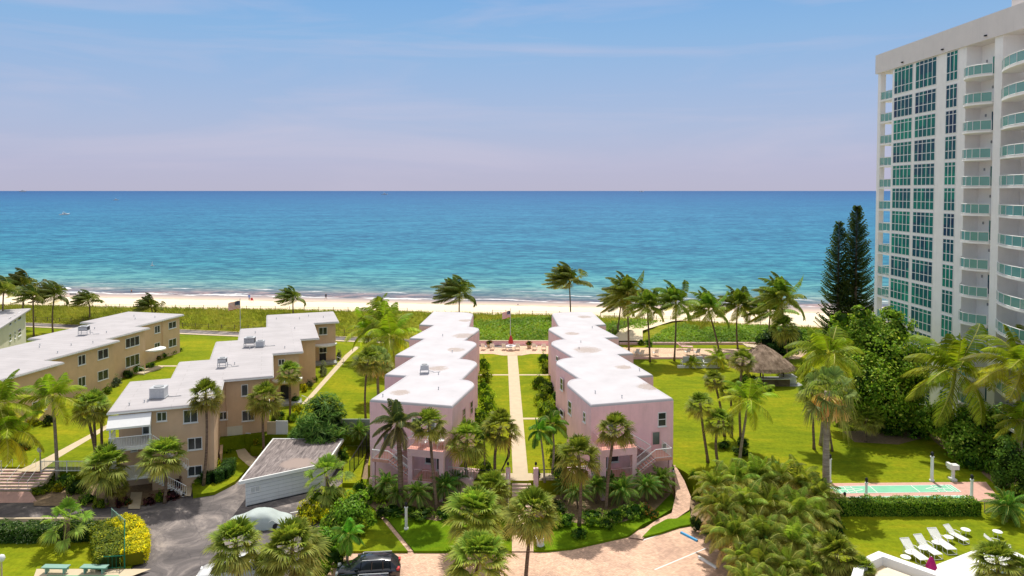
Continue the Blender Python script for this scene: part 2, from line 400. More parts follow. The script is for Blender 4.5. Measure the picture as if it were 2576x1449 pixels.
# ------------------------------------------------------------------ vegetation
def vary(c, r, a=.18):
    k = 1 + r.uniform(-a, a); return (c[0] * k * (1 + r.uniform(-.12, .12)), c[1] * k, c[2] * k)
def lerpc(a, b, t): return tuple(x + (y - x) * t for x, y in zip(a, b))

def fan_crown(r, n=34, segs=18, droop=.55, top=(.17, .25, .03), low=(.46, .38, .10), up=1.35, wind=0, blade=.62, pet=.55):
    """costapalmate fan palm crown of unit radius"""
    mb = MB()
    for i in range(n):
        t = i / (n - 1)                                   # 0 young (up) .. 1 old (down)
        az = i * 2.39996 + r.uniform(-.25, .25); el = up - t * (up + .75) + r.uniform(-.12, .12)
        d = Vector((math.cos(az) * math.cos(el), math.sin(az) * math.cos(el), math.sin(el)))
        d = (d + Vector((-wind, -wind * .3, 0))).normalized()
        L = pet * r.uniform(.75, 1.1) * (1 - .25 * max(0, math.sin(el)))
        base = mul(lerpc(top, low, max(0, t - .35) / .65 * r.uniform(.5, 1.2)), r.uniform(.62, 1.12)); mb.cur = vary(base, r)
        p0 = Vector((0, 0, -.08 * t)); p1 = p0 + d * L + Vector((0, 0, -.10 * L * t))
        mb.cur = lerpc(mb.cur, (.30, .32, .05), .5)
        side = d.cross(Vector((0, 0, 1)));  side = side.normalized() if side.length > .05 else Vector((1, 0, 0))
        w = side * .012; mb.face([p0 - w, p0 + w, p1 + w, p1 - w])
        nrm = side.cross(d).normalized()
        roll = r.uniform(-.5, .5); side2 = (side * math.cos(roll) + nrm * math.sin(roll)); nrm2 = side2.cross(d).normalized()
        B = blade * r.uniform(.8, 1.1)
        for k in range(segs):
            a = (k + .5) / segs * 2 - 1; ang = a * 1.75 + r.uniform(-.05, .05)
            bd = (d * math.cos(ang) + side2 * math.sin(ang) + nrm2 * (.25 * abs(a))).normalized()
            LL = B * (1 - .22 * abs(a)) * r.uniform(.88, 1.08)
            m = p1 + bd * LL * .55 + Vector((0, 0, -.04 * LL)); e = m + bd * LL * .32 + Vector((-wind * .15, 0, -droop * LL * (.55 + .5 * t) * r.uniform(.6, 1.2)))
            sw = bd.cross(nrm2).normalized() * .025
            mb.cur = vary(base, r, .38); c0 = mb.cur
            mb.cur = mul(c0, .6); a0 = mb.av(p1 - sw * .25); a1 = mb.av(p1 + sw * .25); mb.cur = c0  # blade bases coloured darker: shade inside the crown, painted in
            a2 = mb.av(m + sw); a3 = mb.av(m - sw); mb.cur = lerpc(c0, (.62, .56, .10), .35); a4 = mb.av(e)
            mb.fi([a0, a1, a2, a3]); mb.fi([a3, a2, a4])
    return mb

def feather_crown(r, n=22, pairs=30, L=1.0, top=(.12, .19, .025), low=(.36, .34, .07), grav=.95, wind=(0, 0), up=1.4, leaflet=.33, wid=.022, dn=.9):
    mb = MB()
    W = Vector((wind[0], wind[1], 0))
    for i in range(n):
        t = i / (n - 1); az = i * 2.39996 + r.uniform(-.2, .2); el = up - t * (up + dn * .6) + r.uniform(-.12, .12)
        d = Vector((math.cos(az) * math.cos(el), math.sin(az) * math.cos(el), math.sin(el)))
        base = mul(vary(lerpc(top, low, max(0, t - .3) * r.uniform(.5, 1.5)), r), r.uniform(.6, 1.15))
        p = Vector((0, 0, .02)); N = 9; LL = L * r.uniform(.85, 1.1) * (1 if t > .12 else .75); pts = [p.copy()]; dirs = [d.copy()]
        for k in range(N):
            d = (d + (Vector((0, 0, -grav)) + W * 3.2) * (.055 + .028 * k) * (1 if t > .1 else .45)).normalized()
            p = p + d * LL / N; pts.append(p.copy()); dirs.append(d.copy())
        mb.cur = lerpc(base, (.62, .56, .16), .6)
        for k in range(N):
            s0 = dirs[k].cross(Vector((0, 0, 1))); s0 = (s0.normalized() if s0.length > .05 else Vector((1, 0, 0))) * (.016 * (1 - k / N) + .004)
            mb.face([pts[k] - s0, pts[k] + s0, pts[k + 1] + s0 * .8, pts[k + 1] - s0 * .8])
        for q in range(pairs):
            f = .14 + .86 * (q + .5) / pairs; x = f * N; k = min(N - 1, int(x)); pp = pts[k].lerp(pts[k + 1], x - k); dd = dirs[k].lerp(dirs[k + 1], x - k).normalized()
            sd = dd.cross(Vector((0, 0, 1))); sd = sd.normalized() if sd.length > .08 else Vector((math.cos(az + 1.57), math.sin(az + 1.57), 0))
            ln = leaflet * (math.sin(math.pi * min(1, f * .85 + .12)) * .85 + .15)
            for sg in (-1, 1):
                ld = (sd * sg * .8 + dd * .55 + Vector((0, 0, -.30 - .25 * r.random())) + W * .7).normalized()
                mid = pp + ld * ln * .55; e = mid + (ld + Vector((0, 0, -.55)) + W * .5).normalized() * ln * .5
                ww = dd * wid
                mb.cur = mul(vary(base, r, .3), 1.25 if sg > 0 else .8); a0 = mb.av(pp - ww * .6); a1 = mb.av(pp + ww * .6); a2 = mb.av(mid + ww); a3 = mb.av(mid - ww); mb.cur = lerpc(mb.cur, (.52, .48, .08), .3); a4 = mb.av(e)  # one leaflet side coloured brighter, so the lit side is painted in
                mb.fi([a0, a1, a2, a3]); mb.fi([a3, a2, a4])
    return mb

def leaf_quad(mb, p, nrm, s, r, asp=.6):
    t = nrm.cross(Vector((r.uniform(-1, 1), r.uniform(-1, 1), r.uniform(-1, 1))))
    if t.length < .01: return
    t.normalize(); b = nrm.cross(t).normalized()
    mb.face([p - t * s, p + b * s * asp, p + t * s, p - b * s * asp])

def leafy(r, blobs, n, leaf, c1, c2, c3=None, flat=0, fill=.45, asp=.6, gaps=.25):
    """leaf cloud over ellipsoid blobs [(cx,cy,cz,rx,ry,rz)], lit clumps and shaded hollows"""
    mb = MB(); tot = sum(b[3] * b[4] for b in blobs)
    for (cx, cy, cz, rx, ry, rz) in blobs:
        m = int(n * rx * ry / tot); cl = [(Vector((r.gauss(0, 1), r.gauss(0, 1), r.gauss(0, 1))).normalized(), r.uniform(.75, 1.15), r.random()) for _ in range(max(10, m // 45))]
        for i in range(m):
            cd, cr, cc = r.choice(cl); d = (cd + Vector((r.gauss(0, .20), r.gauss(0, .20), r.gauss(0, .20)))).normalized()
            k = cr * (1 - fill * r.random() ** 2); p = Vector((cx + d.x * rx * k, cy + d.y * ry * k, cz + d.z * rz * k))
            if p.z < .02: p.z = .02 + r.random() * .1
            nn = (d + Vector((r.gauss(0, .5), r.gauss(0, .5), r.gauss(.35, .5)))).normalized()
            t = min(1, max(0, cc * .7 + r.random() * .35)); c = lerpc(c1, c2, t)
            if c3 and r.random() < .16: c = c3
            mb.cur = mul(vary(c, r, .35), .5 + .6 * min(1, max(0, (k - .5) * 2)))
            leaf_quad(mb, p, nn, leaf * r.uniform(.6, 1.2), r, asp)
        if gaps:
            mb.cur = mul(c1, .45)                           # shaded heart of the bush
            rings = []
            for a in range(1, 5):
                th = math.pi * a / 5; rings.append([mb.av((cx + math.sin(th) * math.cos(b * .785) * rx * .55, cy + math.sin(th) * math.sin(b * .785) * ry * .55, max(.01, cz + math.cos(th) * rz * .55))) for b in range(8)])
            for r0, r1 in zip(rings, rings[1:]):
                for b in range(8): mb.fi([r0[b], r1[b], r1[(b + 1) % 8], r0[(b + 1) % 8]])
    return mb

def meshes(fn, cnt, name, **k):
    return [fn(random.Random(100 + i * 7 + len(name)), **k).mesh(name, M['leaf'], False, True) for i in range(cnt)]
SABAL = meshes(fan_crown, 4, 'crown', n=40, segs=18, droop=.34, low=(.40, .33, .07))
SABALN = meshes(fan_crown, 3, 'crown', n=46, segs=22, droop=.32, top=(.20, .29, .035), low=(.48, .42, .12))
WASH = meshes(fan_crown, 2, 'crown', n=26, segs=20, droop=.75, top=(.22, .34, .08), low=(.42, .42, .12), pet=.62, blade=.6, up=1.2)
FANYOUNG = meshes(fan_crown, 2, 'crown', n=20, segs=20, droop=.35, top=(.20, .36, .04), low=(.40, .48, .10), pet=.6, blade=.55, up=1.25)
COCO = meshes(feather_crown, 3, 'crown', n=19, pairs=30, wind=(-.12, -.03), top=(.20, .30, .015), low=(.66, .62, .05), wid=.014)
COCOW = meshes(feather_crown, 4, 'crown', n=26, pairs=28, wind=(-.55, -.1), dn=.45, top=(.08, .13, .02), low=(.26, .25, .05), grav=.35, wid=.02, leaflet=.30)
COCOH = meshes(feather_crown, 3, 'crown', n=24, pairs=30, wind=(-.26, -.1), dn=.6, grav=.6, top=(.11, .18, .02), low=(.36, .36, .05), wid=.018, leaflet=.30)
QUEEN = meshes(feather_crown, 1, 'crown', n=18, pairs=40, wind=(-.12, 0), top=(.08, .12, .04), low=(.26, .21, .09), leaflet=.26, wid=.016)
XMAS = meshes(feather_crown, 2, 'crown', n=14, pairs=20, wind=(-.08, 0), top=(.10, .24, .02), low=(.18, .30, .04), leaflet=.34, wid=.034, grav=1.3)
ROEB = meshes(feather_crown, 3, 'crown', n=34, pairs=24, wind=(-.05, 0), top=(.08, .19, .025), low=(.16, .25, .05), leaflet=.26, wid=.014, grav=1.0, dn=.4)
ARECA = meshes(feather_crown, 4, 'crown', n=30, pairs=24, wind=(-.03, 0), top=(.20, .27, .035), low=(.60, .42, .16), leaflet=.30, wid=.017, grav=1.15, dn=.35, up=1.5, L=1.15)
def deadfronds(r, n=34, segs=9):
    mb = MB()
    for i in range(n):
        az = r.uniform(0, 6.283); base = vary((.62, .40, .18), r, .25); mb.cur = base
        d = Vector((math.cos(az), math.sin(az), -.15 - r.random() * .5)).normalized(); p = Vector((0, 0, -.05)); L = r.uniform(.25, .5)
        p1 = p + d * L; s = Vector((-d.y, d.x, 0)) * .012; mb.face([p - s, p + s, p1 + s, p1 - s])
        for k in range(segs):
            a = (k / segs - .5) * 1.6; bd = (Vector((d.x * math.cos(a) - d.y * math.sin(a), d.x * math.sin(a) + d.y * math.cos(a), 0)) * .35 + Vector((0, 0, -1))).normalized()
            e = p1 + bd * r.uniform(.3, .55); w = Vector((-bd.y, bd.x, .1)).normalized() * .02; mb.cur = vary(base, r, .3); mb.face([p1 - w * .4, p1 + w * .4, e + w, e - w])
    return mb
DEAD = meshes(deadfronds, 2, 'dead_fronds')

_k = [0]
def palm(kind, label, base, top, Rpx, z0=0.0, r0=.17, group=None, name=None, zs=None, cs=None):
    """a palm standing at photo point base (ground height z0), trunk top seen at photo point top"""
    _k[0] += 1; i = _k[0]; r = random.Random(i * 13 + 5)
    b = G(base[0], base[1], z0); t = atY(top[0], top[1], b[1]); rad = Rpx * b[1] / F * {'cocow': 1.42, 'cocoh': 1.38, 'coco': 1.25, 'areca': 1.12, 'roeb': 1.1, 'queen': 1.1, 'xmas': 1.2, 'saban': 1.02}.get(kind, 1.05)
    kinds = {'sabal': ('sabal_palm', SABAL, 'bark'), 'saban': ('sabal_palm', SABALN, 'bark'), 'wash': ('fan_palm', WASH, 'barkgrey'), 'young': ('fan_palm', FANYOUNG, 'bark'),
             'coco': ('coconut_palm', COCO, 'barkgrey'), 'cocow': ('coconut_palm', COCOW, 'bark'), 'cocoh': ('coconut_palm', COCOH, 'bark'), 'queen': ('queen_palm', QUEEN, 'bark'),
             'xmas': ('feather_palm', XMAS, 'barkgrey'), 'roeb': ('date_palm', ROEB, 'bark'), 'areca': ('areca_palm', ARECA, 'barkgrey')}
    nm, cr, bk = kinds[kind]
    root = empty(name or nm, b, 0, label, 'shrub' if kind == 'areca' else 'palm tree', group)
    dx, dz = t[0] - b[0], max(.3, t[2] - b[2])
    mb = MB(); pts = []; rr = []; N = 9; bow = r.uniform(-.25, .25) * (1 if abs(dx) < .5 else .6)
    for k in range(N + 1):
        f = k / N; pts.append((dx * (f ** 1.3) + bow * math.sin(f * math.pi), math.sin(f * 3) * .06, dz * f - .1 * (k == 0)))
        rr.append(r0 * (1.35 if k == 0 else 1.0 - .25 * f) * (1.0 + (.25 if (f > .85 and kind in ('sabal', 'saban', 'wash')) else 0)))
    mb.tube(pts, rr, 8); mb.build('trunk', M[bk], root, True)
    me = cr[i % len(cr)]
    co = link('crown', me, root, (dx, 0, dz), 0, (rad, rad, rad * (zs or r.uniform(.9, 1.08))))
    tl = .05 if kind in ('cocow', 'cocoh') else .16
    co.rotation_euler = (r.uniform(-tl, tl), r.uniform(-tl, tl), r.uniform(0, 6.28) if kind not in ('cocow', 'cocoh') else r.uniform(-.35, .35))
    if kind == 'wash': link('dead_fronds', DEAD[i % 2], root, (dx, 0, dz - .1), r.uniform(0, 6), rad * 1.15)
    return root

# bushes: unit meshes
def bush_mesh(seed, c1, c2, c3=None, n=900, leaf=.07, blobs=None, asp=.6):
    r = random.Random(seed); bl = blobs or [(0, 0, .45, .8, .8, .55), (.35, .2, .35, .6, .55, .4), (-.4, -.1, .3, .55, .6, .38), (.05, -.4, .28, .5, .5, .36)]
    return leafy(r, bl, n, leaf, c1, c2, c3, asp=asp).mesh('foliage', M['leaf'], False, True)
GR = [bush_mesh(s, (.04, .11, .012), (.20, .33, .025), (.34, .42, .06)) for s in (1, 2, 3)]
GRL = [bush_mesh(s, (.10, .20, .01), (.34, .44, .025)) for s in (4, 5)]
YE = [bush_mesh(s, (.30, .32, .01), (.70, .62, .01), (.12, .22, .02)) for s in (6, 7)]
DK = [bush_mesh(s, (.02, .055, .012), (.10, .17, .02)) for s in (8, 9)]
PU = [bush_mesh(10, (.05, .015, .02), (.16, .04, .05), (.10, .10, .02))]
GY = [bush_mesh(11, (.14, .18, .10), (.30, .34, .20))]
OR = [bush_mesh(12, (.05, .10, .015), (.14, .16, .02), (.55, .12, .03))]
BK = {'gr': GR, 'grl': GRL, 'ye': YE, 'dk': DK, 'pu': PU, 'gy': GY, 'or': OR}
def bush(kind, label, px, py, w, h, z=0.0, cat='bush', name='bush', group=None, dy=1.0):
    """bush whose foot is at photo point (px,py); w, h in photo pixels"""
    _k[0] += 1; i = _k[0]; b = G(px, py, z); s = b[1] / F
    root = empty(name, b, 0, label, cat, group)
    me = BK[kind][i % len(BK[kind])]
    link('foliage', me, root, (0, 0, 0), random.Random(i).uniform(0, 6.28), (w * s / 2 * 1.05, w * s / 2 * dy * 1.05, h * s * 1.05))
    return root
def bushw(kind, label, x, y, z, rx, h, cat='bush', name='bush', group=None, ry=None):
    _k[0] += 1; i = _k[0]
    root = empty(name, (x, y, z), 0, label, cat, group)
    link('foliage', BK[kind][i % len(BK[kind])], root, (0, 0, 0), 0 if ry else random.Random(i).uniform(0, 6.28), (rx, ry or rx, h)); return root

def hedge(name, label, path, width, h, z, c1, c2, c3=None, dens=130, leaf=.09, cat='hedge'):
    """clipped hedge along a world polyline"""
    r = random.Random(len(label)); mb = MB(); b0 = path[0]
    root = empty(name, (b0[0], b0[1], z), 0, label, cat)
    core = MB()
    for (x0, y0), (x1, y1) in zip(path, path[1:]):
        d = Vector((x1 - x0, y1 - y0, 0)); L = d.length; d.normalize(); s = Vector((-d.y, d.x, 0))
        m = int(L * (width + 2 * h) * dens)
        for _ in range(m):
            f = r.random() * L; k = r.random() * (width + 2 * h); wob = .06 * math.sin(f * 2.1) + .05 * math.sin(f * 5.3 + 1)
            if k < h: o, zz, nn = -width / 2, k, -s
            elif k < h + width: o, zz, nn = k - h - width / 2, h, Vector((0, 0, 1))
            else: o, zz, nn = width / 2, k - h - width, s
            p = Vector((x0 - b0[0], y0 - b0[1], 0)) + d * f + s * o * (1 + wob) + Vector((0, 0, max(.03, zz * (1 + wob)))) + nn * r.gauss(0, .06)
            nn = (nn + Vector((r.gauss(0, .5), r.gauss(0, .5), r.gauss(.3, .5)))).normalized()
            t = r.random() * .5 + .5 * (.5 + .5 * math.sin(f * 3.1 + k * 4)) ; c = lerpc(c1, c2, t)
            if c3 and r.random() < .15: c = c3
            mb.cur = vary(c, r, .25); leaf_quad(mb, p, nn, leaf * r.uniform(.6, 1.2), r)
        q = lambda f, o: (x0 - b0[0] + d.x * f + s.x * o, y0 - b0[1] + d.y * f + s.y * o)
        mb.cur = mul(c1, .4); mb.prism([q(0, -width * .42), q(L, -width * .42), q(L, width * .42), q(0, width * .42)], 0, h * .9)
    mb.build('foliage', M['leaf'], root, False, col=True); return root

def broad_tree(name, label, base, blobs, n, leaf, c1, c2, c3, limbs, trunk=(.28, 2.0), group=None, asp=.6):
    """blobs relative to base in metres"""
    r = random.Random(len(label) * 3); root = empty(name, base, 0, label, 'tree', group)
    mb = MB(); h = trunk[1]
    mb.tube([(0, 0, -.1), (.05, 0, h * .5), (0, .05, h)], [trunk[0] * 1.3, trunk[0], trunk[0] * .8], 8)
    for (x, y, z) in limbs:
        mb.tube([(0, 0, h * .8), (x * .5, y * .5, h + (z - h) * .45), (x, y, z)], [trunk[0] * .6, trunk[0] * .4, trunk[0] * .12], 6)
    mb.build('trunk', M['wood'], root, True)
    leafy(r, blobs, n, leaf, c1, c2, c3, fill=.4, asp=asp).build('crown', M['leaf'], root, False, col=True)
    return root

def norfolk(label, base, hgt, rad, seed, sparse=1.0):
    r = random.Random(seed); root = empty('norfolk_pine', base, 0, label, 'tree', 'tall Norfolk pines beside the tower')
    MB().tube([(0, 0, -.2), (0, 0, hgt * .5), (0, 0, hgt)], [.35, .22, .04], 8).build('trunk', M['wood'], root, True)
    mb = MB(); z = hgt * .07
    while z < hgt * .985:
        f = z / hgt; L0 = rad * (1 - f) ** .62 * (1 if f > .12 else .75) + .12; nb = 9
        for k in range(nb + (1 if f < .5 else 0)):
            az = r.uniform(0, 6.28); L = L0 * r.uniform(.72, 1.12); up = .16 + .5 * f
            d = Vector((math.cos(az), math.sin(az), 0)); c = vary(lerpc((.02, .045, .012), (.07, .10, .022), r.random()), r, .2); st = max(4, int(L / .22))
            for q in range(st):
                a = (q + .5) / st; p = Vector((0, 0, z)) + d * L * a + Vector((0, 0, L * (up * a + .10 * a * a - .18 * math.sin(a * 3.1))))
                for sg in (-1, 1):
                    s = Vector((-d.y, d.x, 0)) * sg; ln = (.52 * (1 - a * .6)) * r.uniform(.7, 1.2) * (.55 + L0 / rad * .6)
                    e = p + (s * .8 + d * .6 + Vector((0, 0, .30))).normalized() * ln; w = d * .06; mb.cur = vary(c, r, .3)
                    mb.face([p - w, p + w, e + w * .6, e - w * .6])
                mb.cur = vary(c, r, .3); mb.face([p - Vector((0, 0, .05)), p + d * .25 - Vector((0, 0, .05)), p + d * .25 + Vector((0, 0, .10)), p + Vector((0, 0, .10))])
        z += .27 * sparse * (1 - .35 * f)
    mb.build('crown', M['leaf'], root, False, col=True); return root
# ------------------------------------------------------------------ world and sun
SUN_EL, SUN_AZ = 62.0, 2.5          # azimuth measured from +Y towards +X
w = bpy.data.worlds.new('World'); SC.world = w; w.use_nodes = True
nt = w.node_tree; nn = nt.nodes; bg = nn['Background']; wl = nt.links.new
sky = nn.new('ShaderNodeTexSky'); sky.sky_type = 'NISHITA'; sky.sun_disc = False
sky.sun_elevation = R(SUN_EL); sky.sun_rotation = R(SUN_AZ); sky.altitude = 20; sky.dust_density = 2.0; sky.air_density = 1.2
tc = nn.new('ShaderNodeTexCoord'); sp = nn.new('ShaderNodeSeparateXYZ'); wl(tc.outputs['Generated'], sp.inputs[0])
def wramp(fac, stops):
    r = nn.new('ShaderNodeValToRGB'); wl(fac, r.inputs[0]); e = r.color_ramp
    while len(e.elements) < len(stops): e.elements.new(.5)
    for el, (p, c) in zip(e.elements, stops): el.position = p; el.color = (*c, 1)
    return r.outputs[0]
SKYG = [(0, srgb(190, 189, 213)), (.035, srgb(184, 187, 217)), (.09, srgb(170, 186, 221)), (.15, srgb(154, 183, 224)), (.21, srgb(136, 180, 226)), (.27, srgb(118, 172, 226)), (.45, (.58, .61, .68)), (1, (.90, .88, .87))]  # last stops: unseen upper sky brightened as added fill for shaded walls
grad = wramp(sp.outputs['Z'], SKYG)
mp = nn.new('ShaderNodeMapping'); wl(tc.outputs['Generated'], mp.inputs[0]); mp.inputs['Scale'].default_value = (1.6, 1.6, 13); mp.inputs['Rotation'].default_value = (0, .03, 0)
cn = nn.new('ShaderNodeTexNoise'); wl(mp.outputs[0], cn.inputs['Vector']); cn.inputs['Scale'].default_value = 1.15; cn.inputs['Detail'].default_value = 7; cn.inputs['Roughness'].default_value = .55; cn.inputs['Distortion'].default_value = .7
cm = wramp(cn.outputs['Fac'], [(.49, (0, 0, 0)), (.75, (.55, .55, .55))])
mx = nn.new('ShaderNodeMix'); mx.data_type = 'RGBA'; wl(cm, mx.inputs[0]); wl(grad, mx.inputs[6]); mx.inputs[7].default_value = (*srgb(202, 198, 222), 1)
sc10 = nn.new('ShaderNodeMix'); sc10.data_type = 'RGBA'; sc10.blend_type = 'MULTIPLY'; sc10.inputs[0].default_value = 1; wl(mx.outputs[2], sc10.inputs[6]); sc10.inputs[7].default_value = (1, 1, 1, 1)
# real sky plus the haze and fill layer; the haze is scaled to the physical sky's brightness
vm = nn.new('ShaderNodeVectorMath'); vm.operation = 'SCALE'; wl(sc10.outputs[2], vm.inputs[0]); vm.inputs['Scale'].default_value = 9.1
mz = nn.new('ShaderNodeMix'); mz.data_type = 'RGBA'; mz.inputs[0].default_value = .90; wl(sky.outputs[0], mz.inputs[6]); wl(vm.outputs[0], mz.inputs[7])
wl(mz.outputs[2], bg.inputs['Color']); bg.inputs['Strength'].default_value = .11
sl = bpy.data.lights.new('sun', 'SUN'); sun = bpy.data.objects.new('sun', sl); COL.objects.link(sun)
sl.energy = 4.3; sl.angle = R(.6); sl.color = (1, .95, .86)
sdir = Vector((math.sin(R(SUN_AZ)) * math.cos(R(SUN_EL)), math.cos(R(SUN_AZ)) * math.cos(R(SUN_EL)), math.sin(R(SUN_EL))))
sun.rotation_euler = sdir.to_track_quat('Z', 'Y').to_euler(); sun.location = (0, 40, 80)
SC.view_settings.view_transform = 'Standard'; SC.view_settings.look = 'None'; SC.view_settings.exposure = 0
SC.render.engine = 'CYCLES'; SC.cycles.transparent_max_bounces = 12; SC.cycles.max_bounces = 6

# ------------------------------------------------------------------ terrain and sea
front = lambda x: 121.6 - (.2 * x if x < 0 else 0)
crest = lambda x: 143.5 - .14 * x - .2 * max(0, x - 20) + .05 * min(0, x + 20)
shore = lambda x: 184.5 - .12 * x
def fbm(x, y):
    return (math.sin(x * .31 + y * .17) + math.sin(x * .13 - y * .41 + 1.3) + .6 * math.sin(x * .83 + y * .59 + 2) + .4 * math.sin(x * 1.9 - y * 1.3)) / 3
def grid(name, xs, rows, zf, mat, kind):
    mb = MB(); idx = []
    for j in rows: idx.append([mb.av((x, j[0](x) if callable(j[0]) else j[0], zf(x, j[0](x), j[1]))) for x in xs])
    for r0, r1 in zip(idx, idx[1:]):
        for i in range(len(xs) - 1): mb.fi([r0[i], r0[i + 1], r1[i + 1], r1[i]])
    return tag(mb.build(name, mat, smooth=True), kind=kind)
xs = [-900, -600, -400] + [-260 + 1.6 * i for i in range(326)] + [400, 600, 900]
def dz(s): return .1 + 1.35 * math.sin(min(1, max(0, s)) * math.pi * .62)
dune_z = lambda x, y, s: dz(s) + .22 * fbm(x * 1.5, y * 1.5) * math.sin(math.pi * min(1, max(0, s))) - (.9 if s > 1 else 0)
grid('dune', xs, [((lambda x, s=s: front(x) + (crest(x) + 1.6 * fbm(x * 1.7, 3) - front(x)) * s), s) for s in [i / 18 for i in range(20)]], dune_z, M['dune'], 'structure')
def beach_z(x, y, s): return .75 - .35 * s * 3 if s < .2 else (.54 - (s - .2) * 3.8)
grid('beach', xs, [((lambda x, s=s: crest(x) - 4 + (shore(x) - crest(x) + 4) * s), s) for s in [0, .1, .2, .3, .4, .5, .6, .7, .8, .9, 1.0, 1.2, 1.6]], lambda x, y, s: (.75 if s < .2 else .75 - (s - .2) * 4.06) + .04 * fbm(x, y), M['sand'], 'structure')
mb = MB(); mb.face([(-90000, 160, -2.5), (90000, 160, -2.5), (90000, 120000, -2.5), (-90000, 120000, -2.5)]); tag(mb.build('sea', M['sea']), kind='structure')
mb = MB(); mb.face([(-900, -80, -1.95), (900, -80, -1.95), (900, 150, -1.95), (-900, 150, -1.95)]); tag(mb.build('ground', M['mulch']), kind='structure')
# raised lawn terrace
TB = [(-900, 67.2), (-42, 67.2), (-29.6, 76), (-15.2, 76), (-14.2, 67.6), (-5.9, 65.4), (-5.0, 63.9), (3.0, 63.9), (7.4, 65.7), (15.8, 67.8), (16.6, 66.0), (18.6, 60), (21, 52), (22, 40), (24, 30), (900, 30), (900, 122), (0, 122), (-900, 302)]
sheet('lawn', TB, M['lawn'], 0.0, thick=1.95)
def gp(pts, z): return [G(x, y, z) for x, y in pts]
# street level
sheet('street', gp([(-900, 1262), (0, 1262), (300, 1246), (470, 1238), (600, 1205), (700, 1180), (900, 1180), (900, 1330), (800, 1500), (760, 2200), (-900, 2200)], -1.8), M['asphalt'], -1.8)
sheet('driveway', gp([(842, 1386), (1376, 1384), (1590, 1338), (1720, 1300), (1790, 1360), (1900, 1500), (2000, 2200), (780, 2200), (800, 1500)], -1.78), M['pavers'], -1.78)
sheet('lawn', gp([(905, 1180), (930, 1268), (1026, 1386), (845, 1386), (800, 1300), (830, 1240)], -1.6), M['lawn'], -1.6, thick=.3)
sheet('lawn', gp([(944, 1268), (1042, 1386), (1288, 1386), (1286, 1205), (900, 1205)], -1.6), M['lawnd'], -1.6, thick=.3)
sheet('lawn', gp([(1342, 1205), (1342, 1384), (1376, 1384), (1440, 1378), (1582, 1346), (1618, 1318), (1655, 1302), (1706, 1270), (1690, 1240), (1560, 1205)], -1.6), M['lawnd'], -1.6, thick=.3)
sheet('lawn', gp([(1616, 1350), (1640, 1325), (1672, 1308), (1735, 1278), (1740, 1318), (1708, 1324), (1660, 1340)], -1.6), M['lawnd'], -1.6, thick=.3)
strip('walkway', gp([(926, 1262), (1026, 1387)], -1.72), gp([(944, 1266), (1044, 1387)], -1.72), M['pavers'])
strip('walkway', gp([(1288, 1232), (1288, 1387)], -1.70), gp([(1343, 1232), (1343, 1387)], -1.70), M['patio'])
zl = [.02, -.5, -1.0, -1.45, -1.62, -1.66, -1.68]
Lp = [(1692, 1170), (1697, 1205), (1700, 1245), (1690, 1290), (1652, 1308), (1612, 1335), (1580, 1352)]
Rp = [(1699, 1170), (1722, 1210), (1738, 1250), (1734, 1282), (1700, 1306), (1655, 1322), (1616, 1356)]
strip('walkway', [G(*p, z) for p, z in zip(Lp, zl)], [G(*p, z) for p, z in zip(Rp, zl)], M['pavers'])
sheet('garden_bed', gp([(80, 1200), (480, 1190), (480, 1246), (330, 1276), (85, 1272)], -1.72), M['mulch'], -1.72)
sheet('garden_bed', gp([(905, 1225), (1286, 1225), (1286, 1262), (1100, 1310), (960, 1290), (915, 1262)], -1.58), M['mulch'], -1.58)
sheet('garden_bed', gp([(1344, 1225), (1690, 1240), (1640, 1290), (1560, 1315), (1470, 1318), (1344, 1300)], -1.58), M['mulch'], -1.58)
sheet('lawn', gp([(486, 1246), (540, 1237), (592, 1210), (640, 1160), (596, 1105), (545, 1110), (480, 1200)], -1.5), M['lawn'], -1.5, thick=.4)
sheet('lawn', gp([(630, 1128), (720, 1128), (740, 1085), (640, 1085)], -1.1), M['lawn'], -1.1, thick=.9)
sheet('lawn', gp([(862, 1215), (868, 1100), (930, 1086), (920, 1140), (905, 1215)], -1.2), M['lawn'], -1.2, thick=.9)
sheet('sandy_patch', gp([(866, 1122), (932, 1122), (932, 1086), (866, 1090)], -1.19), M['concrete'], -1.19)
strip('walkway', gp([(592, 1128), (600, 1150), (640, 1185)], -1.48), gp([(616, 1128), (630, 1145), (668, 1170)], -1.48), M['palewalk'])
sheet('pad', gp([(462, 1218), (486, 1218), (480, 1248), (454, 1248)], -1.68), M['palewalk'], -1.68)
sheet('pad', gp([(330, 1238), (358, 1238), (352, 1280), (322, 1280)], -1.68), M['palewalk'], -1.68)
strip('walkway', [G(-300, 1236, -1.2), G(-300, 1268, -1.79)], [G(76, 1237, -1.2), G(95, 1264, -1.79)], M['redpave'])
# lower left island
sheet('lawn', gp([(-900, 1322), (300, 1312), (352, 1330), (368, 1378), (330, 1425), (300, 1500), (300, 2200), (-900, 2200)], -1.62), M['lawn'], -1.62, thick=.3)
mb = MB()
def kerb(a, b, wdt=.22, z0=-1.9, z1=-1.55):
    a, b = Vector(G(*a, z1)), Vector(G(*b, z1)); d = (b - a).normalized(); s = Vector((-d.y, d.x, 0)) * wdt / 2
    mb.prism([(a - s)[:2], (b - s)[:2], (b + s)[:2], (a + s)[:2]], z0, z1)
kerb((-600, 1306), (322, 1302)); kerb((322, 1302), (312, 1313)); tag(mb.build('kerb', M['palewalk']), kind='structure')
mb = MB(); kerb((782, 1243), (742, 1309)); tag(mb.build('kerb', M['palewalk'], None), kind='structure')
def paintline(a, b, z, wdt=.1):
    a, b = Vector(G(*a, z)), Vector(G(*b, z)); d = (b - a).normalized(); s = Vector((-d.y, d.x, 0)) * wdt / 2
    m = MB(); m.face([a - s, b - s, b + s, a + s]); tag(m.build('painted_line', M['white']), kind='structure')
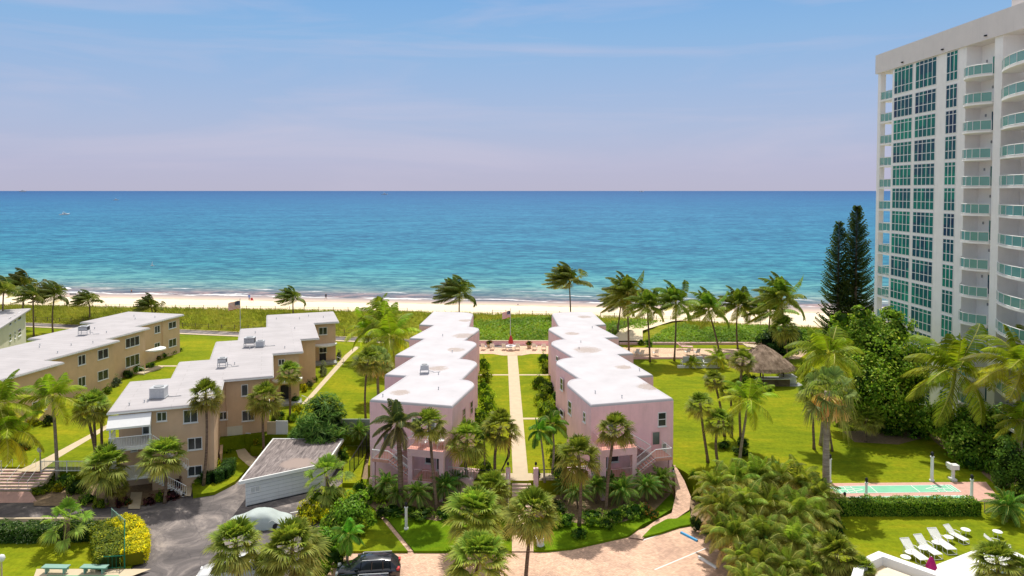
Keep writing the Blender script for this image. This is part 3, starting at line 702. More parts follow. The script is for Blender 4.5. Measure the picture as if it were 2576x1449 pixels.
paintline((1618, 1359), (1712, 1326), -1.77); paintline((1647, 1433), (1776, 1379), -1.77); paintline((751, 1286), (730, 1290), -1.79)
sheet('court', gp([(92, 1431), (380, 1431), (330, 1450), (300, 1520), (60, 1520)], -1.60), M['palewalk'], -1.60)
sheet('court_paint', gp([(118, 1447), (300, 1447), (290, 1520), (95, 1520)], -1.596), stucco('court_green', (.20, .42, .26), .1), -1.596)
# terrace paths
def fl(pts, z): return [(x, y, z) for x, y in pts]
sheet('garden_path', fl([(.10, 63.9), (1.55, 63.9), (.85, 114.6), (-.75, 114.6)], .012), M['palewalk'], .012)
for yy, wd in ((943, .30), (1053, .30)):
    y0 = G(1300, yy, 0)[1]
    sheet('garden_path', fl([(-5.2, y0 - wd), (8.4, y0 - wd), (8.4, y0 + wd), (-5.2, y0 + wd)], .008), M['palewalk'], .008)
sheet('garden_path', fl([(-2.6, 64.0), (4, 64.0), (4, 65.6), (-2.6, 65.6)], .016), M['palewalk'], .016)
sheet('patio', fl([(-9, 114.3), (-3.2, 114.3), (-1.6, 113.2), (1.6, 113.2), (3, 114.3), (12, 114.3), (12, 120.6), (-9, 120.6)], .02), M['patio'], .02)
sheet('patio', gp([(1560, 904), (1800, 903), (2010, 903), (2040, 880), (1560, 874)], .02), M['patio'], .02)
strip('garden_path', gp([(759, 1016), (868, 893), (893, 872)], .014), gp([(772, 1016), (882, 893), (906, 872)], .014), M['palewalk'])
strip('garden_path', gp([(40, 1186), (118, 1150), (225, 1093), (300, 1050)], .014), gp([(100, 1186), (150, 1150), (245, 1093), (318, 1050)], .014), M['palewalk'])
strip('garden_path', gp([(398, 919), (445, 919)], .014), gp([(398, 922), (445, 922)], .014), M['palewalk'])
strip('beach_road', [(-200, 158, .03), (-100, 138.5, .03), (0, 118.4, .03)], [(-200, 161, .03), (-100, 141.3, .03), (0, 121, .03)], M['asphalt'])
strip('beach_road_kerb', [(-200, 157.2, .07), (-100, 137.7, .07), (-9, 119.4, .07)], [(-200, 158, .07), (-100, 138.5, .07), (-9, 120.2, .07)], M['palewalk'])
strip('beach_road_kerb', [(-200, 161, .09), (-100, 141.3, .09), (-9, 123.1, .09)], [(-200, 161.5, .09), (-100, 141.8, .09), (-9, 123.6, .09)], M['palewalk'])
# sandy bare patch under the trees on the right
sheet('sandy_patch', gp([(2330, 1085), (2400, 1118), (2455, 1125), (2450, 1170), (2390, 1140), (2350, 1110)], .01), M['mulch'], .01)
sheet('sandy_patch', gp([(2120, 1085), (2260, 1080), (2330, 1100), (2260, 1118), (2150, 1112)], .01), M['mulch'], .01)
sheet('sandy_patch', gp([(2440, 1130), (2620, 1130), (2620, 1230), (2510, 1225), (2470, 1190)], .012), M['mulch'], .012)
# sand track through the dune and lawn shading strips
strip('sand_track', [(17.5, 121.6, .62), (20, 128, 1.35), (27, 136, 1.75), (34, 141, 1.7)], [(23, 121.6, .62), (24, 127, 1.35), (31, 134, 1.75), (40, 139, 1.7)], M['sand'])

# ------------------------------------------------------------------ pink buildings
def arc(j, l, n=6):          # quarter ellipse from junction point j to lateral point l
    return [(j[0] + (l[0] - j[0]) * math.sin(t), l[1] + (j[1] - l[1]) * math.cos(t)) for t in [k * math.pi / 2 / n for k in range(n + 1)]]
ROUT = [(23.2, 61.9), (31.8, 61.9), (31.8, 70.4), (33.7, 70.4), (33.7, 80.5), (35.8, 80.5), (35.8, 90), (37.8, 90), (37.8, 99), (39.5, 99), (41.5, 110.6), (36.6, 110.9)] \
    + arc((36.2, 110.9), (33.9, 108.6))[1:] + arc((32.0, 99.4), (29.8, 97.0)) + arc((30.0, 90.6), (27.3, 87.6))[0:] + arc((27.7, 80.4), (24.8, 77.6)) + arc((25.2, 71.2), (23.2, 68.6))
LOUT = [(-21.3, 62.0), (-29.8, 62.0), (-29.8, 71.0), (-32.3, 71.0), (-32.3, 79.8), (-34.9, 79.8), (-34.9, 89.5), (-37, 89.5), (-37, 99), (-39.3, 99), (-41.3, 110.6), (-36.4, 110.9)] \
    + arc((-36.0, 110.9), (-33.7, 108.6))[1:] + arc((-31.4, 99.3), (-29.2, 97.0)) + arc((-29.1, 90.0), (-26.7, 87.4)) + arc((-26.5, 80.0), (-23.6, 77.6)) + arc((-23.3, 71.2), (-21.3, 68.8))
def clean(p):
    o = []
    for q in p:
        if not o or math.dist(o[-1], q) > .12: o.append(q)
    return o
def dim(B, out, cols):
    out = clean(out)
    B.part('wall', B.mb().prism(out, -1.9, 6.36, cap=False), M['pink'])
    B.part('roof', B.mb().layers([(out, 6.36), (inset(out, .03), 6.5), (inset(out, .09), 6.59), (inset(out, .2), 6.62), (inset(out, .34), 6.56)]), cols, smooth=False)
RS = [(4.0, 4.4, 1.9), (4.4, 12.5, 1.3), (3.4, 21.8, 2.4), (4.8, 32.0, 1.4), (11.0, 44.0, 1.5)]
RR_ = Bld('pink_building', 'long pink building with scalloped white roof and brown stains, right of the central path', 'building', 14, 27.5, 62, -1.8)
dim(RR_, ROUT, roofmat('white_roof_a', (.58, .555, .575), RS, False, (.30, .20, .13), .14))
LS = [(-2.4, 3.0, 1.3), (-2.0, 13.0, 1.5), (-3.0, 22.5, 1.6), (-4.6, 31.0, 2.2), (-8.0, 42.0, 1.4)]
LL_ = Bld('pink_building', 'long pink building with scalloped white roof and one roof unit, left of the path', 'building', -14, -25.5, 62, -1.8)
dim(LL_, LOUT, roofmat('white_roof_b', (.58, .555, .575), LS, False, (.32, .22, .15), .14))
RR_.winF(1654, 1676, 1037, 1072, 61.9, cols=1, rows=2)
RR_.winF(1664, 1676, 1114, 1150, 61.9, cols=1, rows=2, gm='glassg')
RR_.winS(1430, 1438.5, 1009, 1043, 23.2, 'L', cols=1, rows=2)
RR_.winS(1468, 1474, 1037, 1062, 23.2, 'L', cols=1, rows=2)
RR_.winS(1410, 1417, 951, 982, 24.8, 'L', cols=1, rows=2)
RR_.winS(1409, 1418, 1031, 1046, 24.8, 'L', cols=1, rows=1)
RR_.winS(1399.5, 1405, 896, 908, 27.3, 'L', cols=1, rows=1)
RR_.win(23.2, 66.0, 1.6, .9, 1.4, 'L', 1, 2); RR_.win(27.3, 83.0, 1.6, .9, 1.4, 'L', 1, 2); RR_.win(29.8, 93, 4.5, .9, 1.3, 'L', 1, 2)
for v, z in ((65.5, 4.6), (66, 1.5), (68.0, 4.6)): LL_.win(-21.3, v, z, .95, 1.4, 'R', 1, 2, fm='pink_trim')
for v, z in ((73.6, 4.6), (75.5, 1.6)): LL_.win(-23.6, v, z, .95, 1.4, 'R', 1, 2, fm='pink_trim')
for v in (83, 85.6): LL_.win(-26.7, v, 4.4, .95, 1.4, 'R', 1, 2, fm='pink_trim')
LL_.win(-24.9, 62.0, 4.5, 1.0, 1.3, 'F', 1, 2)
# vents and small pipes on the roofs
def vents(B, pts, z):
    for (u, v) in pts:
        m = B.mb(); m.lathe([(.045, 0), (.045, .22), (.08, .23), (.08, .3)], (u, v, z), 7); B.part('roof_vent', m, M['galv'])
vents(RR_, [(27, 63.4), (25.0, 65.5), (33.0, 72.5), (31.5, 88), (30, 84.5), (36.5, 97)], 6.55)
vents(LL_, [(-29.0, 63.3), (-24.5, 67), (-26.5, 72.5), (-28.5, 83), (-33, 92)], 6.55)

def porch(B, s, k, v0):
    U = lambda q: s * (k + q)
    def bx(mb, q0, q1, a, b, z0, z1): u = sorted((U(q0), U(q1))); return mb.box(u[0], u[1], a, b, z0, z1)
    vf = v0 - 2.55
    m = B.mb(); bx(m, 0, 3.5, vf, v0 - .002, 2.86, 3.1); B.part('terrace_floor', m, M['coral'])
    m = B.mb(); bx(m, -.02, 3.52, vf - .03, vf - .004, 2.45, 3.12); bx(m, -.02, .0, vf - .003, v0, 2.45, 3.12); bx(m, 3.5, 3.52, vf - .003, v0, 2.45, 3.12); B.part('porch_beam', m, M['pink'])
    for q in (0, 3.06):
        m = B.mb(); bx(m, q, q + .44, vf, vf + .44, -1.8, 2.85); B.part('porch_column', m, M['pink'])
    m = B.mb(); bx(m, .46, 3.04, vf + .02, v0 - .01, .02, .24); B.part('porch_floor', m, M['coral'])
    m = B.mb(); bx(m, .0, 3.5, vf - .012, vf + .012, -.35, .22); B.part('porch_band', m, M['pink'])
    for (q0, q1, z) in ((.46, 3.04, .24), (.05, 3.45, 3.1)):
        m = B.mb(); a, b = sorted((U(q0), U(q1))); railing(m, (a, vf + .1, z), (b, vf + .1, z), .95, .16, .014, .025); B.part('railing', m, M['pink_trim'])
    for q in (.05, 3.45):
        if q > 1: continue
        m = B.mb(); railing(m, (U(q), vf + .1, 3.1), (U(q), v0 - .1, 3.1), .95, .16, .014, .025); B.part('railing', m, M['pink_trim'])
    B.win(U(1.15), v0, 1.35, .95, 2.1, 'F', 1, 1, gm='glass', name='porch_door'); B.win(U(2.3), v0, 1.5, .9, 1.3, 'F', 1, 2)
    # doors onto the terrace
    m = B.mb(); bx(m, 1.6, 2.6, v0 - .06, v0 - .003, 3.12, 5.15); d = B.part('door', m, M['white'])
    m = B.mb(); bx(m, 1.75, 2.45, v0 - .07, v0 - .058, 3.9, 5.0); B.part('pane', m, M['glassg'], d)
    # landing with door, and two flights
    m = B.mb(); bx(m, 5.6, 7.3, v0 - 2.2, v0 - .002, 1.42, 1.64); B.part('landing', m, M['coral'])
    m = B.mb(); bx(m, 7.0, 7.28, v0 - 2.18, v0 - 1.9, -1.8, 1.41); B.part('porch_column', m, M['pink'])
    m = B.mb(); bx(m, 6.2, 7.1, v0 - .06, v0 - .003, 1.66, 3.5); d = B.part('door', m, M['pink_trim'])
    m = B.mb(); bx(m, 6.3, 7.0, v0 - .075, v0 - .058, 2.2, 3.4); B.part('pane', m, M['glassg'], d)
    n = 8
    m = B.mb(); tr = B.mb()
    for i in range(n):
        q1 = 5.6 - i * .26; z = 1.64 - (i + 1) * .17
        bx(m, q1 - .27, q1 + .02, v0 - 2.15, v0 - 1.2, z - .17, z); bx(tr, q1 - .27, q1 - .12, v0 - 2.16, v0 - 1.19, z - .02, z + .014)
    st = B.part('stair_flight', m, M['pink_trim']); B.part('tread_edges', tr, stucco('tread_red', (.60, .17, .10), .1), st)
    m = B.mb(); tr = B.mb()
    for i in range(n):
        q1 = 5.6 - i * .26; z = 1.64 + (i + 1) * .17
        bx(m, q1 - .27, q1 + .02, v0 - 1.0, v0 - .02, z - .17, z); bx(tr, q1 - .27, q1 - .12, v0 - 1.01, v0 - .03, z - .02, z + .014)
    st = B.part('stair_flight', m, M['pink_trim']); B.part('tread_edges', tr, stucco('tread_red2', (.60, .17, .10), .1), st)
    for (va, za, zb) in ((v0 - 2.15, 1.64, .28), (v0 - 1.2, 1.64, .28), (v0 - 1.05, 1.64, 3.0)):
        m = B.mb(); railing(m, (U(5.6), va, za), (U(3.5), va, zb), .9, .16, .014, .035); B.part('railing', m, M['white'])
    for (a, b) in (((5.6, v0 - 2.15), (7.25, v0 - 2.15)), ((7.25, v0 - 2.15), (7.25, v0 - .1))):
        m = B.mb(); railing(m, (U(a[0]), a[1], 1.64), (U(b[0]), b[1], 1.64), .9, .16, .012, .035); B.part('railing', m, M['white'])
    m = B.mb(); bx(m, 3.55, 8.4, v0 - .5, v0 - .01, -1.85, -1.0); B.part('plinth', m, M['pink'])
porch(LL_, -1, 21.3, 62.0); porch(RR_, 1, 23.3, 61.9)
# side entry with white rail on the inner corner of each building
for B, s, k, v0 in ((LL_, -1, 21.3, 62.0), (RR_, 1, 23.3, 61.9)):
    U = lambda q: s * (k + q); m = B.mb()
    a = sorted((U(0), U(-2.4))); m.box(a[0], a[1], v0 - 1.2, v0 + 1.4, -1.2, .22); B.part('side_stoop', m, M['pink'])
    m = B.mb(); railing(m, (a[0], v0 - 1.15, .22), (a[1], v0 - 1.15, .22), 1, .15, .014, .03); B.part('railing', m, M['white'])

# ------------------------------------------------------------------ beige buildings
MOUT = [(-14.4, 72.9), (-4.8, 72.9), (-4.8, 81.4), (.3, 81.4), (.3, 92.6), (4, 92.6), (4, 100.4), (6.5, 100.4), (6.5, 112), (10.3, 112), (10.3, 121.8), (-.5, 121.8), (-.5, 110.9), (-4.2, 110.9), (-4.2, 102.5), (-7, 102.5), (-7, 91.8), (-10.4, 91.8), (-10.4, 84), (-14.4, 84)]
def eaves(B, out, z=6.12):
    B.part('roof', B.mb().layers([(inset(out, .45), z), (out, z + .002), (out, z + .16), (inset(out, .06), z + .25), (inset(out, .2), z + .30), (inset(out, .5), z + .31)]), M['roofgrey'])
    g = B.mb(); o = inset(out, -.03); i2 = inset(out, .001)
    for i in range(len(o)):
        j = (i + 1) % len(o); a, b, c, d = o[i], o[j], i2[j], i2[i]
        for (p, q, z0, z1) in ((a, b, z + .0, z + .13),): g.face([(p[0], p[1], z0), (q[0], q[1], z0), (q[0], q[1], z1), (p[0], p[1], z1)])
        g.face([(a[0], a[1], z + .13), (b[0], b[1], z + .13), (c[0], c[1], z + .13), (d[0], d[1], z + .13)])
    B.part('gutter', g, M['white'])
MB_ = Bld('beige_apartment_building', 'stepped beige apartment block with white awning, grey flat roof and several roof units', 'building', 19.3, -9, 73.4, -1.8)
wl_ = inset(MOUT, .5); wl_ = wl_[1:] + [wl_[0]]
wl_ = wl_[:-1] + [(-13.9, 75.3), (-10.8, 75.3), (-10.8, 73.4)]
MB_.part('wall', MB_.mb().prism(wl_, -1.85, 6.12, cap=False), M['beige'])
eaves(MB_, MOUT)
VF = 73.4
MB_.winF(394, 420, 1036, 1059, VF); MB_.winF(461, 498, 1030, 1063, VF); MB_.winF(472, 509, 1100, 1131, VF); MB_.winF(472, 509, 1171, 1197, VF)
MB_.winF(607, 624, 967, 996, 81.9, cols=1); MB_.winF(550, 573, 1035, 1056, 81.9); MB_.winF(608, 640, 1032, 1058, 81.9)
MB_.winF(700, 716, 903, 919, 93.1); MB_.winF(802, 823, 823, 842, 112.5); MB_.winF(803, 822, 873, 887, 112.5)
MB_.win(-.2, 86, 4.4, 1.6, 1.3, 'R'); MB_.win(-.2, 86, 1.6, 1.6, 1.3, 'R'); MB_.win(3.5, 96.5, 4.4, 1.6, 1.3, 'R'); MB_.win(6, 106, 4.4, 1.6, 1.3, 'R')
for u, v in ((-5.8, 73.4), (-4.6, 81.9)):
    m = MB_.mb(); m.tube([(u, v - .08, 6.1), (u, v - .08, -1.6)], .05, 6); MB_.part('downspout', m, M['beige'])
m = MB_.mb(); m.box(-4.7, -3.0, 81.84, 81.897, -1.1, 1.0); MB_.part('utility_door', m, M['cream'])
# front balconies, awning and stairs
m = MB_.mb(); a0, a1 = -14.3, -10.7
m.face([(a0, 73.0, 6.0), (a1, 73.0, 6.0), (a1, 71.9, 5.15), (a0, 71.9, 5.15)]); m.face([(a0, 71.9, 5.15), (a1, 71.9, 5.15), (a1, 71.9, 4.98), (a0, 71.9, 4.98)])
m.face([(a1, 73.0, 6.0), (a1, 71.9, 5.15), (a1, 71.9, 4.98), (a1, 73.0, 4.98)]); m.face([(a0, 73.0, 6.0), (a0, 71.9, 5.15), (a0, 71.9, 4.98), (a0, 73.0, 4.98)])
MB_.part('awning', m, M['white'])
for z in (3.1, .3):
    m = MB_.mb(); m.box(-14.2, -10.5, 72.0, 75.29, z - .22, z); m2 = MB_.part('balcony', m, M['white'])
    g = MB_.mb(); railing(g, (-14.15, 72.1, z), (-10.6, 72.1, z), 1.05, .2, .012, .035); railing(g, (-14.15, 72.1, z), (-14.15, 75.1, z), 1.05, .2, .012, .035); MB_.part('railing', g, M['white'], m2)
MB_.win(-12.0, 75.3, .95 - 1.7 + .0, 1.4, .6, 'F', 2, 1)
m = MB_.mb(); m.box(-11.9, -11.0, 75.24, 75.297, 3.12, 5.2); d = MB_.part('door', m, M['white']); m = MB_.mb(); m.box(-11.8, -11.1, 75.225, 75.242, 3.3, 5.1); MB_.part('pane', m, M['glassg'], d)
MB_.win(-12.6, 75.3, 2.0, .6, .7, 'F', 1, 1)
for q, u in enumerate((-14.05, -10.75)):
    m = MB_.mb(); m.box(u - .07, u + .07, 72.15, 72.29, 3.1, 5.0); MB_.part('balcony_post', m, M['white'])
m = MB_.mb(); tr = MB_.mb()
for i in range(15):
    u = -10.5 + i * .2; z = 3.1 - (i + 1) * .18; m.box(u, u + .21, 72.1, 73.1, z - .05, z)
st = MB_.part('stair_flight', m, M['white']); g = MB_.mb(); railing(g, (-10.5, 72.1, 3.1), (-7.5, 72.1, .4), .95, .2, .012, .03); MB_.part('railing', g, M['white'], st)
m = MB_.mb()
for i in range(11):
    u = -10.4 + i * .24; z = .3 - (i + 1) * .18; m.box(u, u + .25, 71.0, 72.0, z - .05, z)
st = MB_.part('stair_flight', m, M['white']); g = MB_.mb(); railing(g, (-10.4, 71.0, .3), (-7.6, 71.0, -1.7), .95, .2, .012, .03); MB_.part('railing', g, M['white'], st)
# curved entrance canopies on the far wings
for (u, v) in ((8.1, 112.5), (2.0, 93.1)):
    m = MB_.mb(); top = [(u + 1.9 * math.cos(t), v - .02 - 1.8 * math.sin(t)) for t in [math.pi * (1 - k / 10) for k in range(11)]]
    m.prism(top, 2.75, 2.95); MB_.part('canopy', m, M['white']); m = MB_.mb(); m.box(u - .8, u + .2, v - .06, v - .003, .05, 2.1); MB_.part('door', m, M['dark'])
    m = MB_.mb(); m.box(u - 1.8, u + 1.7, v - 2.2, v - .01, .0, .28); MB_.part('stoop', m, M['grey'])
    m = MB_.mb(); railing(m, (u + 1.7, v - 2.2, .28), (u + 2.6, v - 3.0, .0), .9, .9, .02, .03); MB_.part('railing', m, M['white'])
vents(MB_, [(-12.8, 74.4), (-11.6, 75.0), (-11.3, 75.1), (-4, 88), (-2.5, 96), (1.8, 95), (-2, 106.5), (3.5, 108), (4.5, 116), (6, 118), (1, 117), (8.2, 116)], 6.42)

LOUT2 = [(-68.6, 48), (-68.6, 59.3), (-71.6, 59.3), (-71.6, 68.7), (-74.6, 68.7), (-74.6, 80.6), (-77, 80.6), (-77, 89.1), (-79.8, 89.1), (-79.8, 100.1), (-90.8, 100.1), (-90.8, 90.2), (-88, 90.2), (-88, 78.6), (-85.6, 78.6), (-85.6, 68), (-82.5, 68), (-82.5, 48)]
BL_ = Bld('beige_apartment_building', 'long beige apartment block cut by the left edge, shrubs along its wall', 'building', -13.2, -80, 75, -1.8)
BL_.part('wall', BL_.mb().prism(inset(LOUT2, .5), -1.85, 6.12, cap=False), M['beige'])
eaves(BL_, LOUT2)
for u, px in ((-75.1, ((195, 215, 893, 918), (195, 215, 948, 973), (245, 272, 878, 903), (245, 272, 931, 956))), (-77.5, ((315, 350, 848, 872), (315, 350, 893, 921))), (-80.3, ((388, 402, 819, 838), (388, 402, 862, 882), (423, 443, 809, 826), (424, 443, 852, 872))), (-72.1, ((80, 117, 1007, 1035),))):
    for (x0, x1, y0, y1) in px: BL_.winS(x0, x1, y0, y1, u, 'R', cols=3 if x0 == 315 else 2)
BL_.win(-79.4, 88.6, 5.35, .8, .35, 'F', 2, 1)
for u, v in ((-75.04, 69.4), (-77.44, 81.4), (-80.24, 95.5)):
    m = BL_.mb(); m.tube([(u + .06, v, 6.1), (u + .06, v, .1)], .05, 6); BL_.part('downspout', m, M['beige'])
m = BL_.mb(); m.prism([(-77.48 + 1.9 * math.cos(t), 90.2 + 1.6 * math.sin(t)) for t in [-math.pi / 2 + math.pi * k / 10 for k in range(11)]], 2.75, 2.95); BL_.part('canopy', m, M['white'])
m = BL_.mb(); m.box(-78.8, -77.9, 89.0, 89.05, .05, 2.1); BL_.part('door', m, M['dark'])
m = BL_.mb(); railing(m, (-77.0, 86.6, .1), (-75.6, 86.2, .0), .95, .9, .025, .035); BL_.part('railing', m, M['white'])
m = BL_.mb(); m.box(-77.5, -75.8, 86.2, 90.5, 0, .2); BL_.part('stoop', m, M['palewalk'])
vents(BL_, [(-76, 72), (-78, 76), (-81, 74), (-82, 75), (-80, 84), (-84, 86), (-84, 94), (-86, 96), (-82, 96), (-76.5, 78)], 6.42)

FW = Bld('white_apartment_building', 'cream white two storey building with thin flat roof at the far left edge', 'building', 23, *w2loc(-85.8, 122, 23), 0)
u1, v1 = w2loc(-85.8, 122, 23)
fo = [(u1 - 14, v1 - 26), (u1, v1 - 26), (u1, v1), (u1 - 14, v1)]
FW.part('wall', FW.mb().prism(fo, -.3, 5.9, cap=False), M['cream'])
oo = inset(fo, -.7); FW.part('roof', FW.mb().layers([(inset(oo, .6), 5.9), (oo, 5.902), (oo, 6.12), (inset(oo, .3), 6.2)]), M['roofgrey'])
for x, w_ in ((25, 5), (37, 3), (48.5, 8)):
    for (ya, yb) in ((798, 818), (840, 858)):
        d = (x - 25) * .55; FW.winS(x - w_ / 2, x + w_ / 2, ya - d, yb - d, u1, 'R', cols=1, rows=2)

# ------------------------------------------------------------------ garage
GA = Bld('garage', 'low white block garage with a mottled grey flat roof beside the covered car', 'garage', 0, -24.3, 62.5, -1.8)
gpoly = [(-24.3, 62.5), (-18.2, 66.3), (-18.2, 72.4), (-24.9, 72.4)]
GA.part('wall', GA.mb().prism(gpoly, -1.85, .5, cap=False), M['whitewall'])
go = inset(gpoly, -.4); gi = inset(gpoly, -.26)
GA.part('roof_trim', GA.mb().layers([(gpoly, .5), (go, .502), (go, .80), (gi, .801), (gi, .74)]), M['white'])
m = GA.mb(); gi2 = inset(gpoly, -.262); m.face([(x, y, .765) for x, y in gi2]); GA.part('roof', m, M['mottled'])
dd = Vector((6.1, 3.8, 0)).normalized(); nn_ = Vector((dd.y, -dd.x, 0))
def onw(f, z, o=.0): p = Vector((-24.3, 62.5, 0)) + dd * f + nn_ * o; return (p.x, p.y, z)
for z in (-1.45, -1.1, -.75, -.4, -.05, .3):
    m = GA.mb(); a, b = onw(.02, z, .008), onw(7.1, z, .008); m.tube([a, b], .012, 4); GA.part('wall_groove', m, M['grey'])
m = GA.mb(); m.tube([onw(.1, -1.82, .1), onw(7.1, -1.82, .1)], .12, 4); GA.part('base_strip', m, M['dark'])
m = GA.mb(); pts = [onw(.45, -.15, .03), onw(1.25, -.15, .03), onw(1.25, -.65, .03), onw(.45, -.65, .03)]
for i in range(4): m.bar(pts[i], pts[(i + 1) % 4], .07)
m.bar(onw(.85, -.15, .03), onw(.85, -.65, .03), .06); fr = GA.part('vent_frame', m, M['white'])
m = GA.mb(); m.face([onw(.5, -.2, .02), onw(1.2, -.2, .02), onw(1.2, -.6, .02), onw(.5, -.6, .02)]); GA.part('vent_panel', m, M['galv'], fr)

# ------------------------------------------------------------------ tower
TA = math.degrees(math.atan(.0149)); TU = 51.6
vv = lambda px: onU(px, 480, TA, TU)[0]
T = Bld('apartment_tower', 'tall white apartment tower with green glass bays and curved glass balconies at the right edge', 'tower', TA, TU, 80, -1)
cb0, cb1 = vv(2240), vv(2204)
D0, D1 = vv(2494), vv(2424); E0, E1 = 60.0, vv(2514)
fp = [(TU, 36), (TU, E0), (TU + 2.2, E0), (TU + 2.2, E1), (TU, E1), (TU, D0), (TU + 1.7, D0), (TU + 1.7, D1), (TU, D1), (TU, cb0), (TU + 3.6, cb0), (TU + 3.6, cb1), (TU + 22, cb1), (TU + 22, 36)]
T.part('wall', T.mb().prism(fp, -1.5, 43.0, cap=False), M['towerwhite'])
fz = [(TU - .25, 36), (TU - .25, cb1 + .3), (TU + 22.3, cb1 + .3), (TU + 22.3, 36)]
T.part('frieze', T.mb().prism(fz, 43.0, 45.55), M['towerband'])
T.part('penthouse', T.mb().prism([(TU + .8, 40), (TU + .8, vv(2514)), (TU + 16, vv(2514)), (TU + 16, 40)], 45.56, 49.5), M['towerband'])
for px in (2270, 2370, 2478):
    v = vv(px); T.part('frieze_light', T.mb().box(TU - .45, TU - .252, v - .12, v + .12, 43.35, 43.5), M['dark'])
m = T.mb(); m.box(TU, TU + .7, cb1 - .7, cb1, -1.5, 42.99); T.part('corner_pillar', m, M['towerwhite'])
def towerwin(w_, h_, cols):
    fr = MB(); d = .07; fw = .09
    fr.box(-w_ / 2, w_ / 2, -d, 0, -h_ / 2, -h_ / 2 + fw); fr.box(-w_ / 2, w_ / 2, -d, 0, h_ / 2 - fw, h_ / 2)
    for i in range(cols + 1):
        x = -w_ / 2 + w_ * i / cols; x = min(max(x, -w_ / 2 + .05), w_ / 2 - .05); fr.box(x - .045, x + .045, -d + .01, 0, -h_ / 2 + fw, h_ / 2 - fw)
    for z in (h_ / 2 - .5, -h_ / 2 + 1.0): fr.box(-w_ / 2 + .1, w_ / 2 - .1, -d + .02, 0, z - .04, z + .04)
    ga = MB(); ga.box(-w_ / 2 + .05, w_ / 2 - .05, -.03, -.004, -h_ / 2 + .05, h_ / 2 - .05)
    return fr.mesh('window', M['white']), ga.mesh('pane', M['towerglass'])
for (xa, xb, cols) in ((2245, 2292, 5), (2298, 2351, 5), (2375, 2404, 3)):
    va, vb = vv(xa), vv(xb); w_ = abs(va - vb); vm_ = (va + vb) / 2
    big = towerwin(w_, 3.4, cols); std = towerwin(w_, 2.72, cols)
    for k in range(15):
        zc = 41.28 if k == 0 else 39.2 - 2.96 * (k - 1) - 1.34
        if zc < -1: continue
        fr, ga = big if k == 0 else std
        o = link('window', fr, T.root, (0, vm_ - 80, zc + 1), -math.pi / 2); link('pane', ga, o)
def balc(v0, v1, sag, nseg, name='balcony'):
    pts = [(TU - sag * math.sin(math.pi * (k / nseg)) ** .8 - .15, v0 + (v1 - v0) * k / nseg) for k in range(nseg + 1)]
    sl = MB(); sl.prism([(TU + 1.6, v1)] + [(TU + 1.6, v0)] + pts, -.2, 0)
    rl = MB(); gl = MB()
    for (a, b) in zip(pts, pts[1:]):
        rl.bar((a[0] + .05, a[1], 1.08), (b[0] + .05, b[1], 1.08), .07); rl.bar((a[0] + .05, a[1], .08), (b[0] + .05, b[1], .08), .06); rl.bar((a[0] + .05, a[1], 0), (a[0] + .05, a[1], 1.08), .06)
        gl.face([(a[0] + .05, a[1], .1), (b[0] + .05, b[1], .1), (b[0] + .05, b[1], 1.04), (a[0] + .05, a[1], 1.04)])
    rl.bar((pts[-1][0] + .05, pts[-1][1], 0), (pts[-1][0] + .05, pts[-1][1], 1.08), .06)
    of = (TU, 80, 0)
    for q in (sl, rl, gl): q.v = [(x - of[0], y - of[1], z) for x, y, z in q.v]
    return sl.mesh(name, M['towerwhite']), rl.mesh('railing', M['white']), gl.mesh('glass_panel', M['railglass'])
bd, be = balc(D0 + .1, D1 - .1, 1.15, 6), balc(E0 - 2, E1 - .1, 2.0, 9)
def corner():
    sl = MB((TU, 80, 0)); sl.box(TU + .02, TU + 3.6, cb0, cb1 - .01, -.22, 0)
    rl = MB((TU, 80, 0)); gl = MB((TU, 80, 0)); gl2 = MB((TU, 80, 0)); P4 = [(TU + .1, cb0), (TU + .1, cb1 - .7)]; P5 = [(TU + .7, cb1 - .12), (TU + 3.5, cb1 - .12)]
    for P_ in (P4, P5):
        for k in range(3):
            a = (P_[0][0] + (P_[1][0] - P_[0][0]) * k / 3, P_[0][1] + (P_[1][1] - P_[0][1]) * k / 3); b = (P_[0][0] + (P_[1][0] - P_[0][0]) * (k + 1) / 3, P_[0][1] + (P_[1][1] - P_[0][1]) * (k + 1) / 3)
            rl.bar((*a, 1.08), (*b, 1.08), .07); rl.bar((*a, 0), (*a, 1.08), .05); (gl if P_ is P4 else gl2).face([(*a, .1), (*b, .1), (*b, 1.04), (*a, 1.04)])
    return sl.mesh('balcony', M['towerwhite']), rl.mesh('railing', M['white']), gl.mesh('glass_panel', M['railglass']), gl2.mesh('glass_panel', M['railglass'])
bc = corner()
dm = MB(); dm.box(-.62, .62, -.06, 0, 0, 2.3); dmesh = dm.mesh('door', M['white']); dg = MB(); dg.box(-.5, .5, -.075, -.062, .1, 2.2); dgm = dg.mesh('pane', M['towerglass'])
lm = MB(); lm.box(-.07, .07, -.1, 0, -.14, .14); lmm = lm.mesh('wall_light', M['grey'])
for k in range(14):
    zf = 39.3 - 2.96 * k + 1
    for (sl, rl, *gls) in (bd, be, bc):
        o = link('balcony', sl, T.root, (0, 0, zf)); link('railing', rl, o)
        for gl in gls: link('glass_panel', gl, o)
    for (uo, v0_, v1_, wide) in ((1.7, D0, D1, 0), (2.2, E0, E1, 1)):
        vd = v0_ + (1.0 if k % 2 else 2.0) if not wide else v0_ + 1.5
        o = link('door', dmesh, T.root, (uo - .003, vd - 80, zf), -math.pi / 2); link('pane', dgm, o)
        link('wall_light', lmm, T.root, (uo - .003, vd - 80 + 1.5 + wide * 3, zf + 1.9), -math.pi / 2)
    if k in (3, 9):
        for q in range(3): o = link('door', dmesh, T.root, (2.197, E1 - 80 - 2.2 - 1.26 * q, zf), -math.pi / 2); link('pane', dgm, o)
